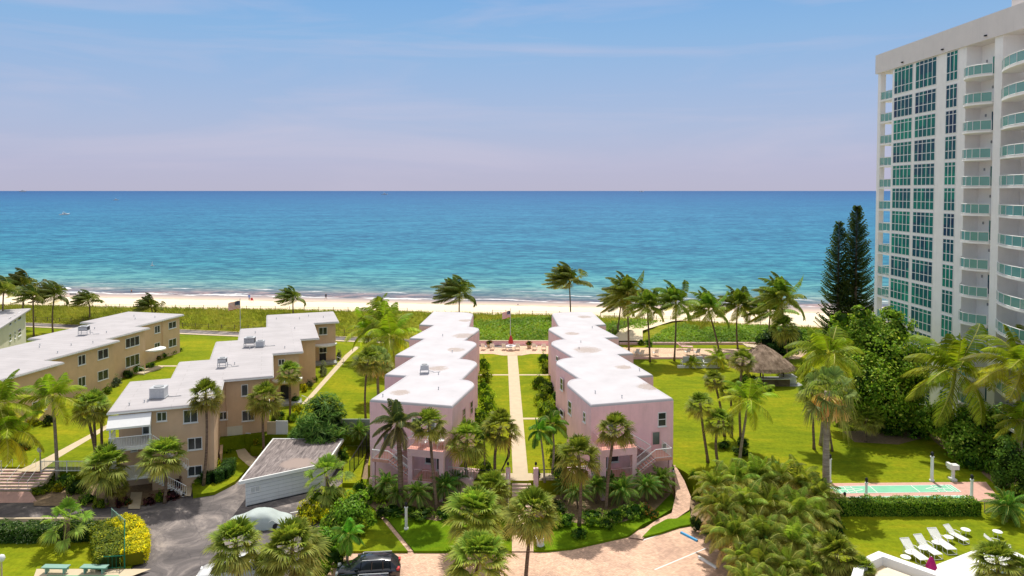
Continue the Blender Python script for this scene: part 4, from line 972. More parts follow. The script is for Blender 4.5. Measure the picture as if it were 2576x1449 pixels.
# ------------------------------------------------------------------ roof units (each stands on a roof)
def roof_unit(label, px, py, z, wpx, hpx, stand, kind='fan'):
    b = G(px, py, z); s = b[1] / F; w_, h_ = wpx * s, hpx * s * .72; root = empty('roof_unit', b, R(8), label, 'air conditioner', 'air conditioners on the flat roofs')
    st = stand * s * .8
    m = MB()
    for x in (-w_ / 2, w_ / 2):
        for y in (-w_ * .4, w_ * .4): m.bar((x, y, 0), (x, y, st), .07)
        m.bar((x, -w_ * .4, st), (x, w_ * .4, st), .08)
    m.bar((-w_ / 2, -w_ * .4, st * .55), (w_ / 2, -w_ * .4, st * .55), .05); m.build('stand', M['galv'], root)
    m = MB(); m.box(-w_ / 2 + .03, w_ / 2 - .03, -w_ * .42, w_ * .42, st + .02, st + h_ - .1); m.build('casing', M['galv' if kind == 'box' else 'dark'], root)
    m = MB()
    for k in range(7): z_ = st + .08 + (h_ - .22) * k / 7; m.box(-w_ / 2 - .01, w_ / 2 + .01, -w_ * .42 - .02, -w_ * .42 + .002, z_, z_ + .045)
    m.box(-w_ / 2, w_ / 2, -w_ * .44, w_ * .44, st + h_ - .1, st + h_ - .02); m.build('louvres', M['galv'], root)
    m = MB(); m.lathe([(w_ * .33, 0), (w_ * .33, .07), (w_ * .1, .09)], (0, 0, st + h_ - .019), 12); m.build('fan_guard', M['grey'], root)
    m = MB(); m.tube([(w_ / 2, .1, st * .6), (w_ / 2 + .5, .1, st * .4), (w_ / 2 + .55, .1, .02), (w_ / 2 + 1.3, .3, .04)], .04, 5); m.build('pipe', M['galv'], root)
roof_unit('wide grey roof unit on the nearest wing of the stepped beige block', 400, 1000, 6.44, 36, 36, 3, 'box')
roof_unit('small caged roof unit on legs, middle of three on the stepped beige block', 560, 924, 6.44, 20, 18, 15)
roof_unit('dark caged roof unit beside a grey box on the stepped beige block', 629, 872, 6.44, 25, 21, 12)
roof_unit('plain grey box unit right of a dark caged unit on the beige block', 655, 872, 6.44, 20, 20, 2, 'box')
roof_unit('dark roof unit with tangled frame on the long left beige block', 212, 842, 6.44, 21, 16, 14)
roof_unit('single grey roof unit on the white roof of the left pink building', 1068, 939, 6.55, 21, 19, 11, 'box')

# ------------------------------------------------------------------ flags
def flag(label, px, py, top, z, fw, fh):
    b = G(px, py, z); t = atY(px, top, b[1]); s = b[1] / F; root = empty('flagpole', b, 0, label, 'flagpole', 'flagpoles by the dune')
    hh = t[2] - b[2]
    MB().tube([(0, 0, 0), (0, 0, hh)], [.09, .05], 6).build('pole', M['galv'], root); MB().lathe([(.02, 0), (.1, .06), (.1, .12), (.02, .18)], (0, 0, hh), 8).build('finial', M['galv'], root)
    W, Hh = fw * s, fh * s
    def P_(i, j, dy=0):      # i along the fly 0..1, j up 0..1 ; blown to the left, drooping
        x = -W * i; return (x - .05, .12 * math.sin(i * 7 + j) + dy, hh - .3 - Hh * (1 - j) - i * i * Hh * .35 + .05 * math.sin(i * 9))
    m = MB()
    for k in range(13):
        m.m = k % 2
        for i in range(10):
            m.face([P_(i / 10, k / 13), P_((i + 1) / 10, k / 13), P_((i + 1) / 10, (k + 1) / 13), P_(i / 10, (k + 1) / 13)])
    fo_ = m.build('flag', [M['red'], M['white']], root)
    m = MB()
    for dy in (-.012, .012):
        for i in range(4):
            m.face([P_(i / 10, 6 / 13, dy), P_((i + 1) / 10, 6 / 13, dy), P_((i + 1) / 10, 1, dy), P_(i / 10, 1, dy)])
    m.build('canton', stucco('flag_blue', (.02, .03, .12), .1), fo_)
    m = MB()
    for r_ in range(5):
        for c_ in range(6):
            for dy in (-.02, .02):
                i, j = .04 + c_ * .06, 6 / 13 + (r_ + .5) * 7 / 65; p = P_(i, j, dy); m.face([(p[0] - .03, p[1], p[2] - .03), (p[0] + .03, p[1], p[2] - .03), (p[0] + .03, p[1], p[2] + .03), (p[0] - .03, p[1], p[2] + .03)])
    m.build('stars', M['white'], fo_)
flag('tall grey pole flying a striped flag in front of the dune, left', 605, 850, 753, 0, 30, 20)
flag('pole with a striped flag between the two pink buildings', 1284, 862, 778, .1, 20, 17)

# ------------------------------------------------------------------ lamps and posts
def post_lamp(label, px, py, top, z, r0=.16, lantern=True, group='white posts with lanterns'):
    b = G(px, py, z); hh = atY(px, top, b[1])[2] - z; root = empty('lamp_post', b, 0, label, 'lamp post', group)
    m = MB(); m.lathe([(r0 * 1.5, 0), (r0 * 1.5, .12), (r0, .16), (r0 * .88, hh - .55), (r0 * 1.25, hh - .52), (r0 * 1.25, hh - .45)], n=8); m.build('post', M['white'], root)
    m = MB(); m.lathe([(r0 * .4, hh - .44), (r0 * .95, hh - .36), (r0 * 1.1, hh - .12), (r0 * .2, hh)], n=6); m.build('lantern', M['dark'] if lantern else M['white'], root, True)
post_lamp('white lamp post with black lantern on the shaded grass left of the walk', 1022, 1331, 1262, -1.6, .13)
post_lamp('tall white lamp post just behind the thick bare palm trunk', 2087, 1212, 1142, 0, .14)
post_lamp('tall white lamp post beyond the green court, near the right trees', 2344, 1210, 1136, 0, .15)
post_lamp('white lamp post between the green court and the hedge', 2179, 1256, 1201, 0, .12)
post_lamp('white lamp post right of the green court by the hedge end', 2444, 1254, 1193, 0, .13)
post_lamp('short white post low behind the hedge', 2125, 1256, 1237, 0, .12)
post_lamp('white post at the rear corner beside the paved slope', 1694, 1195, 1171, 0, .08)
def globe_lamp(label, px, py, top, z):
    b = G(px, py, z); hh = atY(px, top, b[1])[2] - z; root = empty('globe_lamp', b, 0, label, 'street lamp', 'globe lamps')
    MB().tube([(0, 0, 0), (0, 0, hh)], .06, 7).build('pole', M['palewalk'], root)
    MB().lathe([(.05, -.05), (.2, .08), (.26, .26), (.2, .44), (.03, .54)], (0, 0, hh), 12).build('globe', M['white'], root, True)
globe_lamp('globe lamp on a slim post at the head of the left steps', 102, 1186, 1137, 0)
globe_lamp('globe lamp at the bottom left corner on the lower lawn', 5, 1480, 1413, -1.6)
# gate posts
for px, lb in ((1278, 'left pink gate post with a small black lantern at the path'), (1348, 'right pink gate post with a small black lantern at the path')):
    b = G(px, 1207, 0); root = empty('gate_post', b, 0, lb, 'gate post', 'gate posts at the central path')
    MB().prism([(-.22, -.22), (.22, -.22), (.22, .22), (-.22, .22)], -1.2, 1.1).build('pillar', M['pink'], root)
    MB().lathe([(.03, 1.1), (.03, 1.35), (.10, 1.4), (.12, 1.6), (.02, 1.72)], n=6).build('lantern', M['dark'], root)
def fence(name, label, a, b, z, h=1.0, gap=.14, mat='dark', posts=2.0, z2=None, cat='fence', group=None):
    z2 = z if z2 is None else z2; a = Vector((a[0], a[1], z)); b = Vector((b[0], b[1], z2)); root = empty(name, a, 0, label, cat, group); b = b - a
    m = MB(); railing(m, (0, 0, 0), b, h, gap, .014, .03); m.build('railing', M[mat], root)
    n = max(1, int(b.length / posts))
    for i in range(n + 1): p = b * (i / n); m = MB(); m.bar(p - Vector((0, 0, .1)), p + Vector((0, 0, h + .06)), .07); m.build('post', M[mat], root)
fence('iron_fence', 'black iron fence left of the left gate post', (-4.6, 63.95), (-.75, 63.95), 0)
fence('iron_fence', 'black iron fence right of the right gate post', (2.5, 63.95), (6.9, 64.6), 0)
fence('handrail', 'white rail along the terrace edge left of the stair palms', G(104, 1186)[:2], G(232, 1186)[:2], 0, 1.0, .13, 'white')
fence('handrail', 'white rail at the far left edge above the steps', (-60, 67.3), G(4, 1186)[:2], 0, 1.0, .13, 'white')
a_, b_ = G(932, 1118, -.6), G(880, 1200, -1.3)
fence('iron_fence', 'tall dark fence leaning down beside the left pink building', a_[:2], b_[:2], -.6, 1.7, .30, 'dark', 1.2, z2=-1.4)
b = G(1278, 1215, -.1); root = empty('handrail', b, 0, 'white handrail beside the central steps', 'handrail')
MB().tube([(0, 0, 0), (0, 0, 1), (.05, -2.2, -.4), (.05, -2.2, -1.5)], .035, 6).build('rail', M['white'], root)
# steps
def steps(label, x0, x1, y0, z0, n, rise, run, mat):
    root = empty('steps', (x0, y0, z0), 0, label, 'steps')
    for i in range(n):
        m = MB(); m.box(0, x1 - x0, -run * (i + 1), -run * i - .004 if i else 0, -rise * (i + 1) - .35, -rise * (i + 1)); m.build('step', M[mat], root)
        m = MB(); m.box(0, x1 - x0, -run * (i + 1) - .01, -run * (i + 1) + .06, -rise * (i + 1) - .05, -rise * (i + 1) + .006); m.build('nosing', M['pink'], root)
    return root
steps('tiled steps leading down from the central path', .0, 1.75, 63.88, 0, 8, .2, .32, 'palewalk')
st = steps('wide white stair with handrails at the left edge', -52.0, G(98, 1200, 0)[0], 67.15, 0, 7, .17, .33, 'palewalk')
for k, px in enumerate((2, 33, 62, 84)):
    x = G(px, 1190, 0)[0] + 52; m = MB(); m.tube([(x, .1, 0), (x, .1, .75), (x, -2.3, -.45), (x, -2.3, -1.2)], .022, 5); m.build('handrail', M['white'], st)
# walls by the left pink building
m = MB(); m.prism([(0, 0), (-5.0, 0), (-5.0, .15), (0, .15)], -1.3, 1.75); o = m.build('garden_wall', stucco('grey_green_wall', (.30, .35, .30), .12, streak=.3), None, loc=(-14.3, 76.1, 0)); tag(o, 'grey green louvred wall behind the sandy patch beside the left pink building', 'wall')
x0, x1 = G(672, 1104, -.5)[0], G(724, 1104, -.5)[0]; yy = G(700, 1104, -.5)[1]
root = empty('white_gate', (x0, yy, -.6), 0, 'pale grey panel gate among the palms behind the garage', 'gate')
m = MB(); m.box(0, (x1 - x0) * .45, 0, .08, -.6, 2.0); m.build('side_panel', M['palewalk'], root); m = MB(); m.box((x1 - x0) * .45, x1 - x0, .03, .11, -.6, 2.1); m.build('leaf', M['whitewall'], root)
m = MB(); m.box((x1 - x0) * .43, (x1 - x0) * .47, -.02, .13, -.6, 2.15); m.build('post', M['whitewall'], root)
# low walls near the beige basement
for (p, q, lb) in (((552, 1098), (600, 1098), 'low beige wall stepping beside the basement door'), ((558, 1132), (556, 1160), 'low cream wall end by the clipped hedge'), ((598, 1098), (636, 1112), 'low beige planter wall under the small date palm')):
    a, b = Vector(G(*p, -1.4)), Vector(G(*q, -1.4)); d = b - a; L = d.length; ang = math.atan2(d.y, d.x)
    m = MB(); m.box(0, L, -.1, .1, -.1, .75); m.box(-.04, L + .04, -.15, .15, .752, .83); o = m.build('low_wall', M['beige'], None, loc=a, rz=ang); tag(o, lb, 'wall')

# signs
def sign(label, px, py, top, z, rows):
    b = G(px, py, z); s = b[1] / F; hh = atY(px, top, b[1])[2] - z; root = empty('sign', b, 0, label, 'sign')
    MB().tube([(0, 0, 0), (0, 0, hh)], .035, 6).build('post', M['galv'], root)
    for (y0, y1, w_, mt, tx, tc_, sz) in rows:
        z1, z0 = hh - (y0 - top) * s, hh - (y1 - top) * s; m = MB(); m.box(-w_ * s / 2, w_ * s / 2, -.07, -.04, z0, z1); bd_ = m.build('board', M[mt], root)
        for q, line in enumerate(tx):
            cu = bpy.data.curves.new('lettering', 'FONT'); cu.body = line; cu.align_x = 'CENTER'; cu.size = sz; cu.extrude = .003
            t_ = bpy.data.objects.new('tmp', cu); COL.objects.link(t_); dg_ = bpy.context.evaluated_depsgraph_get(); me_ = bpy.data.meshes.new_from_object(t_.evaluated_get(dg_)); bpy.data.objects.remove(t_)
            me_.materials.clear(); me_.materials.append(M[tc_]); o = bpy.data.objects.new('lettering', me_); COL.objects.link(o); o.parent = bd_; o.location = (0, -.078, z1 - (z1 - z0) * (q + .8) / len(tx)); o.rotation_euler = (R(90), 0, 0)
sign('small white notice on a post by the low beige wall', 625, 1120, 1088, -1.3, [(1088, 1103, 13, 'white', ['PRIVATE', 'PARKING', 'ONLY'], 'dark', .12)])
sign('stacked red and white notices on a post behind a sabal palm', 655, 1100, 1058, -1.1, [(1058, 1073, 11, 'red', ['NO', 'ENTRY'], 'white', .16), (1075, 1087, 12, 'white', ['PRIVATE'], 'dark', .11)])

# ------------------------------------------------------------------ shuffleboard court
cz = .03
sheet('court_surround', gp([(2040, 1216), (2480, 1212), (2520, 1262), (2000, 1262)], .015), M['redpave'], .015)
courts = [([(2086, 1223.5), (2392, 1219.5), (2418, 1237), (2104, 1241)], 'green shuffleboard court with white markings and a palm shadow, farther from the hedge'),
          ([(2120, 1250), (2424, 1246), (2452, 1264), (2140, 1268)], 'green shuffleboard court mostly hidden right behind the hedge')]
for q, (pc, lb) in enumerate(courts):
    c4 = [Vector(G(x, y, cz)) for x, y in pc]; root = empty('shuffleboard_court', c4[0], 0, lb, 'court', 'shuffleboard courts')
    m = MB(c4[0]); m.face(c4); m.build('surface', stucco('court_green_b', (.22, .55, .36), .12, scale=.5), root)
    bil = lambda a, b: c4[0].lerp(c4[1], a).lerp(c4[3].lerp(c4[2], a), b)
    m = MB(c4[0])
    def ln(p, q_, w_=.035):
        a, b = bil(*p), bil(*q_); d = (b - a).normalized(); s = Vector((-d.y, d.x, 0)) * w_; zz = Vector((0, 0, .005)); m.face([a - s + zz, b - s + zz, b + s + zz, a + s + zz])
    for e, sg in ((0, 1), (1, -1)):
        for k in (.025, .05, .11, .17, .33): ln((e + sg * k, 0), (e + sg * k, 1))
        ln((e + sg * .05, .0), (e + sg * .25, .5)); ln((e + sg * .05, 1), (e + sg * .25, .5)); ln((e + sg * .05, .5), (e + sg * .17, .5))
    ln((0, 0), (1, 0)); ln((0, 1), (1, 1)); ln((0, 0), (0, 1)); ln((1, 0), (1, 1)); m.build('markings', M['white'], root)
# box grill on a pedestal
b = G(2397, 1206, 0); root = empty('barbecue_grill', b, 0, 'white pedestal barbecue box on the grass right of the tall lamp post', 'grill')
MB().box(-.12, .12, -.1, .1, 0, 1.0).build('pedestal', M['white'], root); MB().box(-.42, .42, -.28, .28, 1.0, 1.42).build('box', M['white'], root); MB().box(-.35, .1, -.5, .2, .0, .18).build('base', M['white'], root); MB().prism([(-.5, -.3), (-.25, -.3), (-.25, .3), (-.5, .3)], 1.2, 1.55).build('lid', M['white'], root)
# low pink rail behind the hedge end
fence('pink_fence', 'low pink picket fence past the end of the long hedge', G(2476, 1290, 0)[:2], G(2512, 1288, 0)[:2], 0, .95, .12, 'pink_trim', .7)

# ------------------------------------------------------------------ tiki hut
b = G(1930, 962, 0); root = empty('tiki_hut', (b[0] - .6, b[1] + .5, 0), 0, 'round thatched hut with pale counters on the lawn near the patio', 'hut')
m = MB(); r = random.Random(3); prof = [(.35, 5.2), (1.6, 4.5), (3.0, 3.5), (4.2, 2.55), (4.5, 2.1)]
rings = []
for q, (rr_, z_) in enumerate(prof):
    rings.append([m.av((rr_ * 1.0 * math.cos(k * math.pi / 24) + r.uniform(-.06, .06), rr_ * .8 * math.sin(k * math.pi / 24) + r.uniform(-.06, .06), z_ + r.uniform(-.07, .07))) for k in range(48)])
for r0_, r1_ in zip(rings, rings[1:]):
    for k in range(48): m.fi([r0_[k], r0_[(k + 1) % 48], r1_[(k + 1) % 48], r1_[k]])
m.fi(rings[0])
for k in range(900):
    a = r.uniform(0, 6.28); f = r.random() ** .6; rr_ = .4 + 4.1 * f; z_ = 5.25 - 3.1 * f + .08; p = Vector((rr_ * math.cos(a), rr_ * .8 * math.sin(a), z_)); d = Vector((math.cos(a), .8 * math.sin(a), -.75)).normalized(); s = Vector((-d.y, d.x, 0)).normalized() * .04
    m.face([p - s, p + s, p + d * .5 + s * .5 + Vector((0, 0, r.uniform(-.05, .1))), p + d * .5 - s * .5])
m.build('roof', M['thatch'], root)
for k in range(6):
    a = k * 1.047 + .3; m = MB(); m.tube([(3.3 * math.cos(a), 2.6 * math.sin(a), 0), (3.2 * math.cos(a), 2.5 * math.sin(a), 3)], .1, 6); m.build('post', M['wood'], root)
m = MB(); m.box(-2.0, 3.0, -2.5, -1.9, 0, 1.0); m.build('bar_front', M['wood'], root); m = MB(); m.box(-2.2, 3.2, -2.7, -1.8, 1.0, 1.08); m.build('counter', M['white'], root)
m = MB(); m.box(2.6, 4.4, -1.2, .4, 0, .9); m.box(2.5, 4.5, -1.3, .5, .9, .96); m.build('side_counter', M['white'], root)
m = MB()
for k in range(6): m.box(-2.2 + k * .42, -1.9 + k * .42, -.3, 1.8, 4.9 - k * .05, 5.05 - k * .05)
m.build('ridge_slats', M['palewalk'], root)
sheet('pad', fl([(b[0] - 3, b[1] - 1.9), (b[0] + 4.4, b[1] - 2.1), (b[0] + 4.4, b[1] + 3), (b[0] - 3, b[1] + 3)], .02), M['grey'], .02)

# ------------------------------------------------------------------ loungers, chairs, tables
def lounger_mesh():
    f = MB()
    for s in (-.32, .32):
        f.tube([(s, -.95, .34), (s, .35, .34), (s, 1.0, .80)], .025, 5); f.tube([(s, -.95, .34), (s, -1.0, 0), (s, -.55, 0), (s, -.5, .34)], .022, 5); f.tube([(s, .2, .34), (s, .25, 0), (s, .65, 0), (s, .6, .5)], .022, 5); f.tube([(s, -.2, .34), (s, -.1, .58), (s, .35, .58), (s, .55, .5)], .022, 5)
    f.bar((-.32, -.95, .34), (.32, -.95, .34), .045); f.bar((-.32, 1.0, .8), (.32, 1.0, .8), .045); f.bar((-.32, -1.0, .02), (.32, -1.0, .02), .04)
    s = MB()
    for k in range(20): y = -.93 + k * .064; s.box(-.31, .31, y, y + .05, .345, .365)
    bk = MB()
    for k in range(11):
        y0 = .37 + k * .058; z0 = .355 + k * .041; bk.face([(-.31, y0, z0), (.31, y0, z0), (.31, y0 + .048, z0 + .034), (-.31, y0 + .048, z0 + .034)])
    return f.mesh('frame', M['white']), s.mesh('seat', M['white']), bk.mesh('backrest', M['white'])
LM = lounger_mesh()
def lounger(label, head, foot, z=0, group='white sun loungers on the lower right lawn', mats=None):
    a, b = Vector(G(*head, z + .5)), Vector(G(*foot, z + .3)); c = (a + b) / 2; d = a - b; rz = math.atan2(d.y, d.x) - math.pi / 2; L = math.hypot(d.x, d.y)
    root = empty('sun_lounger', (c.x, c.y, z), rz, label, 'lounger', group); sc_ = max(.85, min(1.3, L / 2.0))
    for me in LM: link(me.name, me, root, scale=sc_)
for lb, h_, f_ in (('first white sun lounger from the left on the lower right lawn', (2274, 1366), (2328, 1412)), ('second white sun lounger from the left on the lower right lawn', (2307, 1355), (2362, 1398)), ('third white sun lounger from the left on the lower right lawn', (2343, 1341), (2396, 1386)), ('fourth white sun lounger, its back raised highest up the lower right lawn', (2379, 1326), (2432, 1360)), ('white sun lounger lying flatter near the right edge beyond the palm fronds', (2478, 1352), (2542, 1374))):
    lounger(lb, h_, f_)
tm = MB(); tm.lathe([(.36, .42), (.38, .45), (.36, .47)], n=16); tt = tm.mesh('table_top', M['white']); tl = MB()
for k in range(3): a = k * 2.1; tl.tube([(.28 * math.cos(a), .28 * math.sin(a), .43), (.32 * math.cos(a), .32 * math.sin(a), 0)], .02, 5)
tlm = tl.mesh('leg_frame', M['white'])
for lb, p in (('round white side table by the foot of the first sun lounger', (2289, 1403)), ('round white side table between the first and second sun loungers', (2323, 1392)), ('round white side table between the second and third sun loungers', (2356, 1378)), ('round white side table between the third and fourth sun loungers', (2386, 1364)), ('round white side table right of the fourth sun lounger', (2429, 1345)), ('round white side table above the flat sun lounger at right', (2509, 1350)), ('round white side table by the white parapet', (2278, 1415))):
    root = empty('side_table', G(*p, 0), 0, lb, 'table', 'round white side tables'); o = link('table_top', tt, root, scale=.92); link('leg_frame', tlm, root, scale=.92)

def chair_mesh():
    f = MB()
    for s in (-.3, .3): f.tube([(s, -.3, 0), (s, -.28, .6), (s, .35, .6), (s, .3, 0)], .03, 5)
    s = MB(); s.box(-.3, .3, -.3, .32, .38, .42); b = MB(); b.face([(-.3, .32, .42), (.3, .32, .42), (.3, .55, 1.0), (-.3, .55, 1.0)]); b.face([(-.3, .35, .42), (.3, .35, .42), (.3, .58, 1.0), (-.3, .58, 1.0)])
    return f.mesh('frame', M['white']), s.mesh('seat', M['white']), b.mesh('backrest', M['white'])
CM = chair_mesh()
def chair(label, px, py, rz, z=.02, group='white chairs on the patio', sc_=1.15, name='patio_chair'):
    root = empty(name, G(px, py, z), rz, label, 'chair', group)
    for me in CM: link(me.name, me, root, scale=sc_)
for i, (px, lb) in enumerate(((1217, 'white patio chair hard against the left pink building'), (1238, 'white patio chair second from the left on the pink patio'), (1269, 'white patio chair just left of the closed red umbrella'), (1302, 'white patio chair just right of the closed red umbrella'), (1345, 'white patio chair right of the potted plant on the pink patio'), (1368, 'white patio chair nearest the right pink building'))):
    chair(lb, px, 879, R(180 if i % 2 else 165))
for (px, py, lb) in ((1600, 893, 'white patio chair by the right pink building wall'), (1612, 896, 'white patio chair beside a low white table on the right patio'), (1648, 894, 'white patio chair between the two leftmost patio palms'), (1728, 892, 'white patio chair behind the curved palm trunk'), (1752, 893, 'white patio chair at the middle of the right patio')):
    chair(lb, px, py, R(200))
for px, py, lb in ((1723, 922, 'grey cushioned deck chair leftmost in the row on the lawn'), (1757, 922, 'grey cushioned deck chair right of the small young palm'), (1777, 922, 'grey cushioned deck chair in the middle of the lawn row'), (1794, 922, 'grey cushioned deck chair rightmost in the lawn row')):
    root = empty('deck_chair', G(px, py, 0), R(180), lb, 'chair', 'deck chairs in a row on the lawn'); link('frame', CM[0], root, scale=1.7); link('seat', CM[1], root, scale=1.7)
    m = MB(); m.box(-.45, .45, .5, .72, .8, 1.7); m.build('backrest', M['galv'], root)
m = MB(); m.box(-3.2, 3.2, -.25, .25, 0, .35); o = m.build('low_bench', M['white'], None, loc=G(1757, 925, 0)); tag(o, 'long low white bench in front of the deck chairs', 'bench')
root = empty('pool_float_lounge', G(1722, 878, .1), R(80), 'pale pink chaise lounge at the back edge of the right patio', 'lounger')
for me in LM: me2 = me.copy(); me2.materials.clear(); me2.materials.append(M['pink_trim']); link(me.name, me2, root, scale=1.4)
root.name = 'chaise_lounge'
# umbrellas, closed
def umb(label, px, py, top, z, mat, r_=.28, table=True):
    b = G(px, py, z); hh = atY(px, top, b[1])[2] - z; root = empty('closed_umbrella', b, 0, label, 'umbrella')
    MB().tube([(0, 0, 0), (0, 0, hh)], .035, 6).build('pole', M['white'], root); MB().lathe([(.3, 0), (.3, .08), (.05, .14)], n=10).build('base', M['white'], root)
    m = MB(); n = 16; pr = [(.07, hh), (r_ * .55, hh * .82), (r_, hh * .5), (r_ * .6, hh * .42)]; rg = []
    for q, (rr_, z_) in enumerate(pr): rg.append([m.av((rr_ * (1 + (.28 if k % 2 else -.1) * (q > 0)) * math.cos(k * 6.283 / n), rr_ * (1 + (.28 if k % 2 else -.1) * (q > 0)) * math.sin(k * 6.283 / n), z_)) for k in range(n)])
    for a, b_ in zip(rg, rg[1:]):
        for k in range(n): m.fi([a[k], a[(k + 1) % n], b_[(k + 1) % n], b_[k]])
    m.build('canopy', M[mat], root, True)
    if table: pass
umb('closed red umbrella over the round table on the pink patio', 1285, 880, 843, .02, 'red', .38)
umb('closed magenta umbrella beside the white pool coping at lower right', 2342, 1455, 1400, 0, 'magenta', .3)
root = empty('patio_table', G(1285, 881, .02), 0, 'round white table around the closed red umbrella', 'table'); link('table_top', tt, root, scale=(2.2, 2.2, 1.7)); link('leg_frame', tlm, root, scale=(2.2, 2.2, 1.7))
for (px, py, lb) in ((1231, 874, 'potted shrub on the low wall of the pink patio, left'), (1331, 876, 'large potted shrub at the patio wall right of the umbrella')):
    root = empty('potted_shrub', G(px, py, .02), 0, lb, 'potted plant', 'potted plants on the pink patio'); MB().lathe([(.28, 0), (.42, .5), (.45, .62), (.38, .6)], n=10).build('pot', M['palewalk'], root, True); link('foliage', OR[0], root, (0, 0, .5), 0, (.7, .7, 1.0))
m = MB(); m.box(-9, 12, 0, .3, 0, .75); o = m.build('patio_wall', M['pink'], None, loc=(0, 120.7, 0)); tag(o, 'low pink wall along the back of the central patio', 'wall')
m = MB(); m.box(-9.05, 12.05, -.06, .36, .752, .83); m.build('coping', M['palewalk'], o)
m = MB(); x0 = G(1562, 872, 0)[0]; m.box(x0, 46, 0, .3, 0, .4); o = m.build('patio_wall', M['pink'], None, loc=(0, 121.2, 0)); tag(o, 'low pink wall along the back of the right patio', 'wall')
m = MB(); g1, g2 = G(1592, 903, 0), G(1840, 903, 0); m.box(g1[0], g2[0], g1[1] - .1, g1[1] + .12, 0, .3); o = m.build('patio_kerb', M['pink_trim']); tag(o, 'low grey pink kerb along the lawn side of the right patio', 'kerb')
# planter, wheel stops
root = empty('planter', G(1359, 1372, -1.6), 0, 'white stone planter bowl at the edge of the paved drive', 'planter')
MB().lathe([(.32, 0), (.34, .08), (.24, .16), (.36, .5), (.44, .62), (.44, .72), (.36, .72), (.34, .62)], n=18).build('bowl', M['white'], root, True); m = MB(); m.lathe([(.34, .60), (.33, .645)], n=14); m.build('soil', M['mulch'], root)
def stop(label, p, q, z, mat):
    a, b = Vector(G(*p, z)), Vector(G(*q, z)); c = (a + b) / 2; d = b - a; L = d.length / 2
    m = MB(); prof = [(-.12, 0), (.12, 0), (.08, .14), (-.08, .14)]; r0_ = [m.av((-L, y, z_)) for y, z_ in prof]; r1_ = [m.av((L, y, z_)) for y, z_ in prof]
    for k in range(4): m.fi([r0_[k], r0_[(k + 1) % 4], r1_[(k + 1) % 4], r1_[k]])
    m.fi(r0_[::-1]); m.fi(r1_); o = m.build('wheel_stop', M[mat], None, loc=c, rz=math.atan2(d.y, d.x)); tag(o, label, 'wheel stop', 'parking wheel stops on the paved drive')
stop('bright blue wheel stop at the corner of the paved drive', (1713, 1341), (1754, 1362), -1.78, 'blue')
stop('white wheel stop by the areca clump on the paved drive', (1757, 1402), (1803, 1430), -1.78, 'white')

# picnic benches at the lower left
for px, lb in ((153, 'left pale green bench beside the lower left court'), (250, 'right pale green bench beside the lower left court')):
    root = empty('bench', G(px - 12, 1441, -1.6), R(-2), lb, 'bench', 'pale green benches'); m = MB(); m.box(-.98, .98, -.26, .26, .46, .52); m.build('seat', M['benchgreen'], root)
    m = MB(); m.box(-.98, .98, -.02, .02, .28, .46); m.build('stretcher', M['benchgreen'], root)
    for s in (-.68, .68): m = MB(); m.box(s - .04, s + .04, -.2, .2, 0, .455); m.build('leg', M['benchgreen'], root)

# ------------------------------------------------------------------ pool corner at the lower right
zr = 1.6
pp = [G(x, y, zr) for x, y in ((2130, 1500), (2155, 1416), (2211, 1391), (2392, 1455), (2450, 1520), (2300, 1700), (2130, 1700))]
root = empty('white_terrace', (pp[2][0], pp[2][1], 0), 0, 'white flat roofed terrace corner with broad parapet at the bottom right', 'building')
of = (pp[2][0], pp[2][1], 0); pl = [(p[0], p[1]) for p in pp]
MB(of).prism(pl, 0, zr - .02, cap=False).build('wall', M['white'], root)
pi_ = inset(pl, .55); MB(of).layers([(pl, zr - .02), (inset(pl, -.06), zr - .018), (inset(pl, -.06), zr + .1), (pi_, zr + .12), (pi_, zr - .5)]).build('parapet', M['white'], root)
m = MB(of); m.face([(x, y, zr - .495) for x, y in inset(pl, .56)]); m.build('roof', M['palewalk'], root)
m = MB(of); pi2 = inset(pl, 1.2); m.layers([(pi2, zr - .49), (pi2, zr - .2), (inset(pl, 1.25), zr - .19)]); m.build('roof_deck', M['concrete'], root)
# plunge pool: broad white coping with a rounded end, water beyond it
zc = .5
A_, B_ = Vector(G(2340, 1425, zc)), Vector(G(2446, 1384, zc)); dA = (B_ - A_).normalized(); sA = Vector((dA.y, -dA.x, 0))
root = empty('plunge_pool', (B_.x, B_.y, 0), 0, 'plunge pool with broad white rounded coping beside the dark fan palm', 'pool')
wd_ = 2.3; C0 = A_ + sA * wd_ / 2; C1 = B_ + sA * wd_ / 2
pol = [(A_ + sA * wd_), (C0 + sA * wd_ / 2 - dA * 4), (C0 - sA * wd_ / 2 - dA * 4)]
pol = [A_ - dA * 4, A_ - dA * 4 + sA * wd_] + [C1 + sA * (wd_ / 2) * math.cos(t) + dA * (wd_ / 2) * math.sin(t) for t in [math.pi * k / 10 for k in range(11)]]
of = (B_.x, B_.y, 0); pl2 = [(p.x, p.y) for p in pol]
MB(of).layers([(pl2, -.05), (pl2, zc - .04), (inset(pl2, .05), zc)]).build('coping', M['white'], root)
tw = NT('pool_water'); nz = tw.noise(tw.coord(), 2.2, 4, .6, .5); tw.bump(nz, .4, .08); wm_ = tw.fin(tw.ramp(nz, [(.35, (.16, .34, .36)), (.6, (.42, .58, .55))]), .08, .5)
wt = [C0 + sA * (wd_ / 2 - .02), C1 + sA * (wd_ / 2 - .02), C1 + sA * 3.4 + dA * .8, C0 + sA * 7]
m = MB(of); m.face([(p.x, p.y, .12) for p in wt]); m.build('water', wm_, root)
m = MB(of); e0, e1 = C1 + sA * 1.2 + dA * 1.0, C1 + sA * 4.4 + dA * 1.8
m.prism([(e0.x, e0.y), (e1.x, e1.y), (e1.x + .8, e1.y + .3), (e0.x + .8, e0.y + .3)], -.05, .4); m.build('side_coping', M['white'], root)
